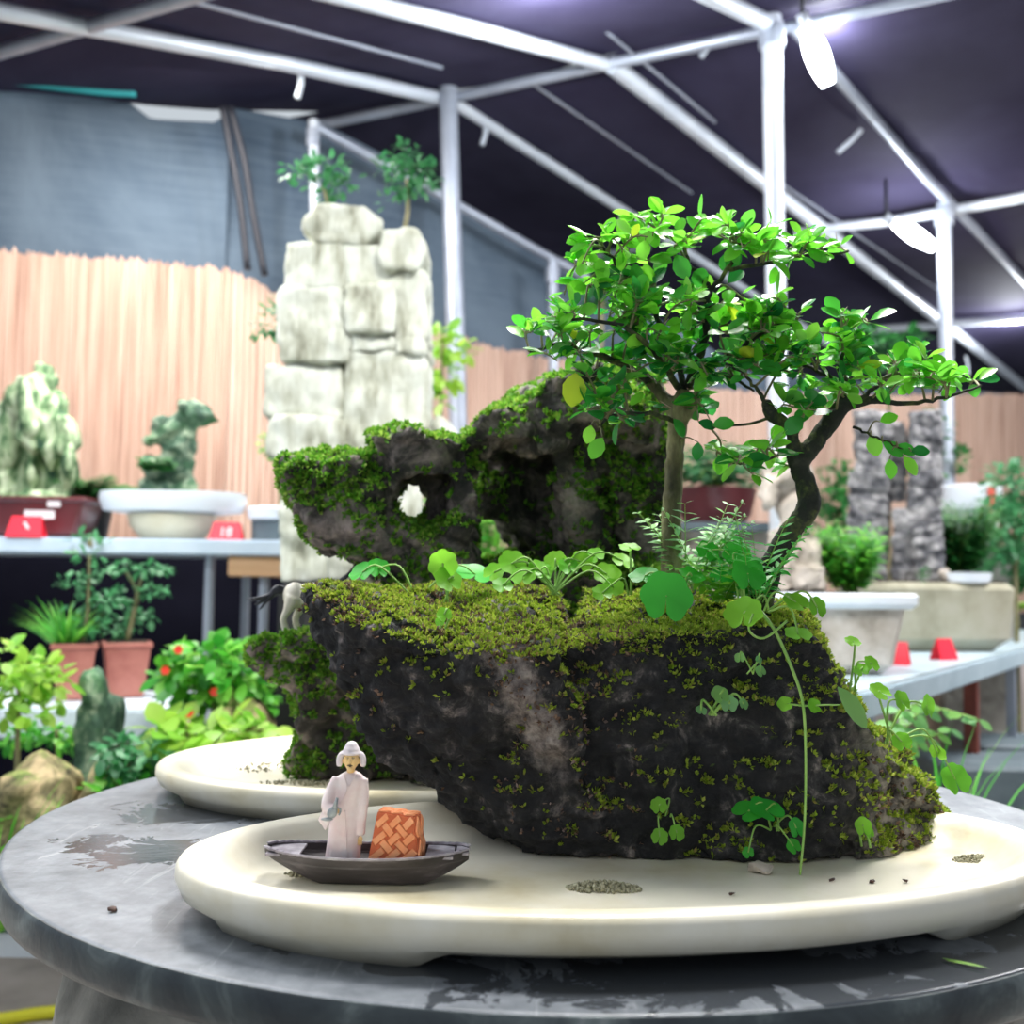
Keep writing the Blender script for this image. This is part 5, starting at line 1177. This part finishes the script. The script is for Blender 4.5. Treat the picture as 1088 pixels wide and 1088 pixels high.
tp('spreading little tree in the right terracotta pot', tb, [[(143, 650, 2.36), (146, 630, 2.36), (132, 605, 2.36)], [(146, 630, 2.36), (152, 610, 2.36)]], [(125, 602, 14, 5, 26), (150, 604, 18, 7, 40), (172, 604, 9, 4, 14), (160, 628, 22, 6, 40), (122, 634, 18, 8, 36), (140, 660, 18, 9, 50), (125, 668, 14, 8, 34), (158, 655, 8, 8, 16)], 2.36)
# little green plant hanging over the shelf edge
bgp('tiny pale plant over the shelf edge above the slender tree', 98, 574, 2.46, 580, [(90, 572, 18, 5, 26), (112, 576, 8, 4, 8)], 'bg_c', .02, group='plants on the left shelf')
# low bench in front with mossy stones and leafy plants
lz = .43
xa, xb = at(-200, 980, 1.72).x, at(330, 980, 1.72).x
th = thing('low_bench', ((xa+xb)/2, 1.9, 0), 'low pale concrete bench at the far left full of leafy plants', 'bench')
mb = MB(); mb.box(((xa+xb)/2, 1.89, lz-.022), (xb-xa, .34, .044)); obj('slab', mb, M['slab'], th, smooth=False, bevel=.006)
for x in (xa+.05, xb-.2): mb = MB(); mb.box((x, 1.9, (lz-.044)/2), (.05, .2, lz-.044)); obj('support', mb, M['stone'], th, smooth=False)
def lowstone(label, px, py, rx, ry, Y, mat, seed):
    c = at(px, py, Y); rockobj('mossy_stone', label, [jit(c, (rx*Y/F, .07, ry*Y/F), 26), [V((c.x+sx*rx*Y/F*.9, Y+sy*.06, z)) for sx in (-1, 1) for sy in (-1, 1) for z in (lz, c.z)]], .009, mat, .012, 12, .008, 12, zmin=lz, seed=seed, cat='stone', group='mossy stones on the low bench')
lowstone('large brown mossy stone at the left edge beside the table', 42, 845, 46, 52, 1.76, M['mossstone'], 4)
lowstone('yellow green mossy stone just left of the rear tray', 108, 838, 18, 34, 1.8, M['mossstone'], 8)
lowstone('upright mossy stone with a pale top in front of the terracotta pots', 104, 745, 17, 38, 1.98, M['greenrock'], 6)
lowstone('low mossy stone under the broad leaved shrub', 262, 752, 26, 26, 1.95, M['mossstone'], 2)
G = 'leafy plants on the low bench'
bgp('lime green feathery plant at the left edge above the big mossy stone', 20, 720, 1.85, 900, [(10, 705, 28, 20, 60), (40, 715, 24, 16, 50), (18, 735, 26, 12, 40), (55, 728, 16, 8, 22), (5, 755, 16, 10, 24), (40, 755, 16, 8, 20)], 'bg_y', .028, .6, group=G)
bgp('bright shrub with red flowers left of the mossy ledge', 230, 720, 1.98, 900, [(225, 700, 42, 18, 110), (215, 730, 40, 22, 130), (250, 715, 34, 26, 110), (190, 715, 22, 14, 50), (270, 745, 24, 20, 50)], 'bg_a', .034, .6, group=G)
bgp('broad leaved plant behind the left end of the rear tray', 200, 765, 1.84, 900, [(180, 772, 22, 12, 26), (205, 780, 30, 14, 30), (235, 776, 26, 12, 30), (270, 775, 26, 10, 22)], 'bg_y', .045, .75, group=G)
bgp('dark leafed plant in the middle of the low bench', 135, 800, 1.8, 900, [(130, 795, 22, 12, 50), (150, 808, 22, 16, 70), (135, 815, 18, 12, 40), (162, 795, 16, 10, 40)], 'bg_c', .026, .6, group=G)
bgp('pale leafed plant in front of the slab bench', 60, 775, 1.98, 880, [(40, 778, 28, 8, 60), (75, 785, 24, 8, 50), (15, 782, 18, 8, 36)], 'bg_a', .022, .6, group=G)
bgp('mossy green plant between the stones and the rear tray', 130, 835, 1.78, 905, [(125, 840, 26, 16, 60), (150, 835, 18, 10, 40)], 'bg_a', .024, .7, group=G)
th = thing('grass_plant', (at(5, 880, 1.74).x, 1.76, lz), 'vivid grass tuft at the left edge beside the slate table', 'plant', G)
mb = MB(); grassy(mb, (at(2, 880, 1.76).x, 1.76, lz), .07, 170, .23, .009, 1, .7); shrub(mb, at(10, 878, 1.74), (.05, .05, .05), 40, .03); obj('blades', mb, M['bg_a'], th, fix=False)
for k, (x, y) in enumerate(((201, 757), (176, 712), (190, 690), (228, 735))):
    p = at(x, y, 1.88); mb = MB()
    for j in range(6):
        a = j*PI/3; mb.leaf(p, V((math.cos(a), -.4, math.sin(a))), V((0, -1, .2)), .009, .007, .2, .1)
    mb.ball(p, .003, 8, 6); o = obj('red_flower', mb, M['flower'], fix=False); tag(o, 'small red flower on the bright shrub left of the mossy ledge', 'flower', 'red flowers on the shrub')
# yellow hose on the floor
mb = MB(); mb.tube(smooth_path([atz(x, y, .015) for x, y in ((-80, 1090), (0, 1083), (50, 1076), (120, 1072), (220, 1085))]), .014, 10)
o = obj('garden_hose', mb, M['hose']); tag(o, 'yellow garden hose lying on the floor at the lower left', 'hose')

# ================================================================== BACKGROUND: RIGHT
rz = .80
f0, f1 = atz(905, 738, rz), atz(1150, 672, rz)
dr = (f1-f0).normalized(); nb = V((-dr.y, dr.x, 0)); 
f0 = f0-dr*.02; f1 = f1+dr*.4; Wd = .6
th = thing('metal_bench', ((f0+f1)/2)*1+nb*.3-V((0, 0, rz)), 'galvanised metal bench at the right with pots and red tags', 'bench')
mb = MB(); Rb = Matrix.Rotation(math.atan2(dr.y, dr.x), 3, 'Z')
mb.box((f0+f1)/2+nb*(Wd/2)-V((0, 0, .01)), ((f1-f0).length, Wd, .02), Rb); obj('bench_top', mb, M['galv'], th, smooth=False)
mb = MB(); mb.box((f0+f1)/2-V((0, 0, .022)), ((f1-f0).length, .02, .044), Rb); obj('front_rail', mb, M['galv'], th, smooth=False, bevel=.003)
def leg(px, mat, off, w, lab=None):
    d = ray(px, 760); k = (f0-CAM).cross(dr).z/ d.cross(dr).z; p = CAM+d*k; p = V((p.x, p.y, 0))+nb*off
    mb = MB(); mb.box(p+V((0, 0, (rz-.02)/2)), (w, w, rz-.02), Rb); o = obj('leg', mb, mat, th, smooth=False, bevel=.003)
    if lab: o['label'] = lab
leg(1037, M['rust'], .01, .03, 'rusty red brown leg'); leg(1079, M['steel'], .01, .024); leg(1012, M['steel'], .32, .028); leg(925, M['steel'], .01, .028)
def onb(px, py): return atz(px, py, rz)
def planter(name, label, c, w, d, h_, mat, rot, taper=.9, rimw=.012, rimh=.025, rimmat=None, r=.02):
    th = thing(name, c, label, 'pot', 'planters on the metal bench')
    obj('pot_body', rbox(c+V((0, 0, h_/2)), (w, d, h_), r, rot, taper), mat, th, smooth='auto')
    if rimw: obj('rim', rbox(c+V((0, 0, h_-rimh/2+.003)), (w+rimw*2, d+rimw*2, rimh), r*.5, rot), rimmat or mat, th, smooth='auto')
    mb = MB(); mb.box(c+V((0, 0, h_+.001)), (w*.85, d*.8, .008), Matrix.Rotation(rot, 3, 'Z')); obj('soil', mb, M['soil'], th, smooth=False)
    return th
ang = math.atan2(dr.y, dr.x)
cp = onb(868, 717); cp = V((at(872, 700, 2.2).x, 2.2, rz))
planter('white_planter', 'white rimmed planter with pale rock and fern on the metal bench', cp, .285, .19, .155, M['palerock'], ang*.15, .82, .012, .03, M['white'])
pz = cp.z+.159
hl = []
for x, y, rx, ry in ((835, 500, 30, 30), (845, 545, 26, 40), (835, 590, 26, 40), (850, 620, 26, 20), (815, 520, 14, 24), (862, 600, 10, 40)): hl.append(jit(at(x, y, 2.2+rnd(.01)), (rx*2.2/F, .045, ry*2.2/F), 20))
hl.append([V((at(x, 600, 2.2).x, y_, z)) for x in (818, 872) for y_ in (2.16, 2.24) for z in (pz, pz+.05)])
rockobj('pale_rock', 'pale eroded standing rock behind the curving trunk', hl, .006, M['palerock'], .009, 18, .009, 16, zmin=pz, seed=12)
th = fern('bright green dome of fern in the white planter', V((at(903, 620, 2.2).x, 2.2, pz)), 80, .135, .5, 'bg_a', .03, None, up=1.5)
cp2 = V((at(992, 690, 3.0).x, 3.06, rz))
planter('stone_planter', 'big olive beige stone planter holding the grey rock pillars', cp2, .40, .28, .185, M['olive'], ang*.2, .92, 0, r=.035)
pz2 = cp2.z+.188
YP = 3.06
th = thing('rock_pillar', (at(952, 610, YP).x, YP, pz2), 'grey layered rock pillars standing in the stone planter', 'rock')
for q, (x0_, x1_, y0_, yb, ya, yb_) in enumerate(((903, 944, 505, 630, 0, .06), (908, 946, 438, 520, .0, .06), (947, 962, 560, 630, .02, .06), (930, 962, 448, 535, .03, .07), (950, 972, 545, 632, -.03, .03), (966, 1000, 438, 632, -.03, .05), (972, 1003, 560, 632, -.05, .0), (925, 940, 600, 632, -.05, 0))):
    mb = MB(); mb.hull([at(x, y, YP+s_)+V((rnd(.007), 0, rnd(.01))) for x in (x0_, x1_) for y in (y0_, (y0_+yb)/2, yb) for s_ in (ya+rnd(.008), yb_)])
    me = remesh(mb, .0055, 1); displace(me, .006, 22, .004, 25, .007, 60, seed=20+q, zmin=pz2); link_mesh('pillar', me, M['grayrock'], th)
YS = 2.97
mb = MB(); pw = at(1028, 617, YS); mb.lathe((pw.x, YS, pz2-.004), [(.043, 0), (.052, .004), (.056, .028), (.048, .028)], 30, 1.15, .8); o = obj('small_tray', mb, M['white'], smooth='auto'); tag(o, 'small white oval tray on the right of the stone planter', 'tray')
rockobj('small_stone', 'small pale stone beside the pillars in the stone planter', [jit((at(1003, 608, YS).x, YS, pz2+.02), (.02, .02, .025), 18)], .005, M['palerock'], .004, 25, seed=5, zmin=pz2-.001, cat='stone')
fern('dark green conifer bush right of the grey rock pillars', (at(1018, 610, 3.14).x, 3.14, pz2), 110, .22, .42, 'bg_b', .04, 'plants on the metal bench', name='conifer_bush', up=1.4)
th = thing('small_plant', (at(981, 612, 2.94).x, 2.94, pz2), 'tiny green tuft at the foot of the grey pillars', 'plant', 'plants on the metal bench'); mb = MB(); shrub(mb, at(981, 612, 2.94), (.018, .015, .02), 40, .012); obj('foliage', mb, M['bg_b'], th, fix=False)
# tags
def tag_r(px, py, label, rot):
    p = onb(px, py); price_tag(px, py, p.y, .065, .05, label, rz, rot=rot, group='red price tags')
tag_r(951, 706, 'red folded price tag on the bench beside the white planter', -.5); tag_r(1003, 701, 'red folded price tag on the bench in front of the stone planter', .55)
# far right display: raised white pots, shrubs and dark pots behind the bench
fy = 3.85
zf = at(1030, 582, fy).z
mb = MB(); p0 = at(985, 590, fy); p1 = at(1066, 590, fy); mb.box(((p0.x+p1.x)/2, fy+.06, zf/2), (p1.x-p0.x, .36, zf)); o = obj('block_wall', mb, M['stone'], smooth=False, bevel=.01); tag(o, 'pale block wall behind the stone planter carrying white pots', 'wall block')
c = V((at(1030, 580, fy).x, fy, zf))
th = thing('white_pot', c, 'white pot with a red ribbon far behind the conifer bush', 'pot'); mb = MB(); mb.lathe(c, [(.06, 0), (.08, .01), (.09, .12), (.05, .12)], 30, 1.1, 1); obj('pot_body', mb, mk('gray_ceramic', [(0, (.55, .57, .6))], 0, .5), th, smooth='auto')
mb = MB(); mb.lathe(c+V((0, 0, .121)), [(.085, 0), (.1, .012), (.105, .09), (.095, .095), (.08, .08)], 30, 1.05, 1); obj('rim', mb, M['white'], th, smooth='auto')
mb = MB(); mb.box(c+V((.035, -.1, .165)), (.025, .016, .09)); o = obj('ribbon', mb, M['redpaper'], th, smooth=False); o['label'] = 'red ribbon'
def bush(label, px, py, Y, blobs, mat, leaf, zroot, group='shrubs along the far right fence', W=.6):
    r = V((at(px, py, Y).x, Y, zroot)); plant('garden_shrub', label, r, at(px, py, Y), mat, [(lambda m, b=b: shrub(m, at(b[0], b[1], Y+rnd(.04)), (b[2]*Y/F, .1, b[3]*Y/F), b[4], leaf, W)) for b in blobs], 'shrub', group, .012)
bush('green shrub against the reed fence behind the white ribbon pot', 1000, 480, 4.4, [(1005, 490, 22, 18, 120), (990, 465, 16, 30, 90), (975, 500, 12, 20, 50), (1000, 450, 10, 14, 30)], 'bg_b', .035, 0)
bush('large dark shrub at the right edge behind the bench', 1078, 560, 3.55, [(1075, 520, 26, 34, 220), (1060, 560, 24, 30, 180), (1085, 580, 26, 34, 200), (1050, 590, 16, 18, 80)], 'bg_c', .035, 0)
bush('deep green shrub right of the conifer bush', 1100, 600, 3.75, [(1080, 595, 18, 26, 160), (1095, 600, 18, 26, 120)], 'bg_b', .035, 0)
th = thing('potted_plant', onb(1080, 668)+V((0, 0, 0)), 'yellow green leafed plant in a black pot at the right edge', 'plant', 'plants on the metal bench')
cpp = V(th.location); mb = MB(); mb.lathe(cpp, [(.045, 0), (.055, .05), (.06, .07), (.05, .07)], 24); obj('pot', mb, M['black'], th, smooth='auto'); mb = MB()
for k in range(16): a = k*2.4; mb.leaf(cpp+V((0, 0, .07)), V((math.cos(a), math.sin(a), .9)), V((0, -.3, 1)), .13, .05, .2, .5)
obj('leaves', mb, M['bg_y'], th, fix=False)
# pale low wall at the foot of the far right reed fence
a, b = V((1.5, 4.75, 0)), V((4.2, 6.5, 0)); Lw = (b-a).length
mb = MB(); mb.box((a+b)/2+V((0, 0, .4)), (Lw, .12, .8), Matrix.Rotation(math.atan2(b.y-a.y, b.x-a.x), 3, 'Z')); o = obj('low_wall', mb, mk('pale_render', [(.3, (.6, .52, .5)), (.7, (.76, .69, .67))], 3, .8), smooth=False)
tag(o, 'pale pinkish low wall far behind the metal bench at the right', 'wall')
# crates under the bench
for k, (px, py, Y) in enumerate(((1058, 806, 2.5), (1085, 785, 3.0))):
    c = at(px, py, Y); mb = MB(); z = max(.12, c.z); mb = rbox((c.x, Y, z/2), (.32, .25, z), .015); o = obj('plastic_crate', mb, M['crate'], smooth='auto')
    tag(o, ['dark grey crate on the floor under the right of the metal bench', 'dark crate standing further back under the metal bench'][k], 'crate', 'crates under the metal bench')
# sprig with leaflets and grass rising behind the table
th = thing('fern_pot', (at(990, 780, 1.62).x, 1.62, 0), 'dark tall pot behind the table with arching leaflets and grass', 'plant')
pc = V(th.location); mb = MB(); mb.lathe(pc, [(.08, 0), (.09, .3), (.1, .58), (.09, .58)], 24); obj('pot', mb, M['crate'], th, smooth='auto')
mb, st = MB(), MB()
for pts, n, l in (([(960, 800, 1.6), (965, 770, 1.58), (990, 752, 1.57), (1040, 765, 1.56)], 9, .034), ([(955, 810, 1.6), (950, 780, 1.58), (955, 755, 1.57), (990, 745, 1.57)], 7, .03), ([(960, 800, 1.6), (985, 785, 1.58), (1010, 775, 1.57)], 6, .03)):
    q = smooth_path([pc+V((0, 0, .58))]+[at(*p) for p in pts], 5); st.tube(q, [.002, .001], 5)
    for i in range(n):
        t = .3+.7*i/(n-1); c = q[int(t*(len(q)-1))]
        for s in (-1, 1): mb.leaf(c, V((.6*s+.3, rnd(.3), -.5*s*.6-.3)), V((rnd(.2), -.8, .6)), l*(1.2-.5*t), l*.5*(1.2-.5*t), .1, .1)
obj('stalks', st, M['stem'], th); obj('leaflets', mb, M['leaf_pale'], th, fix=False)
mb = MB(); grassy(mb, pc+V((.02, 0, .57)), .07, 60, .24, .006, .9, 1.0); obj('grass_blades', mb, M['bg_a'], th, fix=False)
# middle distance between the trunks: shelf, dark pot, ferns
my_ = 3.3
zz = at(760, 556, my_).z
mb = MB(); p0 = at(560, 560, my_); p1 = at(850, 560, my_); mb.box(((p0.x+p1.x)/2, my_+.12, zz-.012), (p1.x-p0.x, .4, .024)); 
th = thing('far_shelf', ((p0.x+p1.x)/2, my_+.12, 0), 'grey shelf seen between the two bonsai trunks', 'shelf'); obj('shelf_board', mb, M['crate'], th, smooth=False)
mb = MB(); mb.box(((p0.x+p1.x)/2, my_+.14, (zz-.024)/2), (p1.x-p0.x-.06, .3, zz-.024)); obj('support', mb, M['palerock'], th, smooth=False)
c = V((at(765, 540, my_).x, my_+.08, zz)); th = thing('potted_fern', c, 'drooping fern in a dark maroon pot seen between the trunks', 'fern'); mb = MB(); mb.lathe(c, [(.08, 0), (.1, .03), (.115, .11), (.1, .11)], 30, 1.1, 1); obj('pot', mb, M['maroon'], th, smooth='auto')
lf, st = MB(), MB()
for k in range(34):
    a = random.uniform(0, 2*PI); frond(lf, st, c+V((0, 0, .11)), V((math.cos(a), math.sin(a)*.8, random.uniform(.6, 1.6))), .24, 9, .05, .3, 1.6)
obj('stalks', st, M['stem'], th); obj('fronds', lf, M['bg_c'], th, fix=False)
bush('dark bush far behind, between the curving trunk and grey pillars', 890, 540, 3.75, [(890, 520, 22, 30, 120), (880, 560, 20, 20, 80)], 'bg_b', .04, 0)
bush('faint green tree top under the roof behind the right bonsai', 945, 375, 4.6, [(945, 375, 26, 16, 110), (925, 360, 14, 10, 40), (965, 365, 14, 10, 40)], 'bg_b', .05, 0)
bush('faint green branch behind the top left of the bonsai crown', 640, 305, 3.6, [(632, 308, 22, 14, 50), (650, 290, 14, 10, 26)], 'bg_b', .05, 0)

# ================================================================== LIGHT
w = bpy.data.worlds.new('world'); S.world = w; w.use_nodes = True; nt = w.node_tree
bg = nt.nodes['Background']
tc = nt.nodes.new('ShaderNodeTexCoord'); sp = nt.nodes.new('ShaderNodeSeparateXYZ'); nt.links.new(tc.outputs['Generated'], sp.inputs[0])
nt.links.new(ramp(nt, [(.0, (.25, .26, .28)), (.5, (.62, .72, .85)), (.7, (.85, .93, 1.0))], (lambda m: (nt.links.new(sp.outputs[2], m.inputs[0]), m.outputs[0])[1])(nd(nt, 'ShaderNodeMapRange', **{'From Min': -1.0, 'From Max': 1.0}))), bg.inputs[0])
bg.inputs[1].default_value = .54
def area(name, loc, target, size, power, col=(1, 1, 1), sy=None):
    l = bpy.data.lights.new(name, 'AREA'); l.energy = power; l.color = col; l.shape = 'RECTANGLE'; l.size = size; l.size_y = sy or size
    o = bpy.data.objects.new(name, l); COL.objects.link(o); o.location = loc; o.rotation_euler = (V(target)-V(loc)).to_track_quat('-Z', 'Y').to_euler(); return o
area('lamp_overhead', (.2, 1.15, 2.2), (.1, .9, .8), .4, 62, (1, .985, .95), .9)
area('lamp_left', (-1.0, 1.3, 2.2), (-.3, 1.5, .8), .5, 28, (.95, .98, 1), 1.2)
area('lamp_rear', (-.9, 2.6, 2.3), (-.9, 3.0, 1.0), .4, 34, (1, .97, .93), 1.2)
area('lamp_right', (1.9, 2.6, 2.2), (1.1, 2.8, .7), .5, 36, (.98, .98, 1), 1.2)
area('lamp_back', (2.2, 3.6, 2.25), (2.2, 5, .2), .5, 24, (1, .98, .96), 1.2)  # unseen fill light added to brighten the low wall at the far right
def pl(name, loc, power, r=.05):
    l = bpy.data.lights.new(name, 'POINT'); l.energy = power; l.shadow_soft_size = r; l.color = (.92, .96, 1); o = bpy.data.objects.new(name, l); COL.objects.link(o); o.location = loc
pl('lamp_top', onL(600, 2)-V((0, 0, .10)), 20); pl('lamp_tube_glow', at(868, 60, 3.3)-V((0, .12, .02)), 7); pl('lamp_tube_glow', at(965, 250, 4.3)-V((0, 0, .05)), 9); pl('lamp_far_right', onR(1075, 345)-V((0, .05, .12)), 22)
S.view_settings.view_transform = 'Standard'; S.view_settings.look = 'None'; S.view_settings.gamma = 1; S.view_settings.use_curve_mapping = False
S.view_settings.exposure = .35
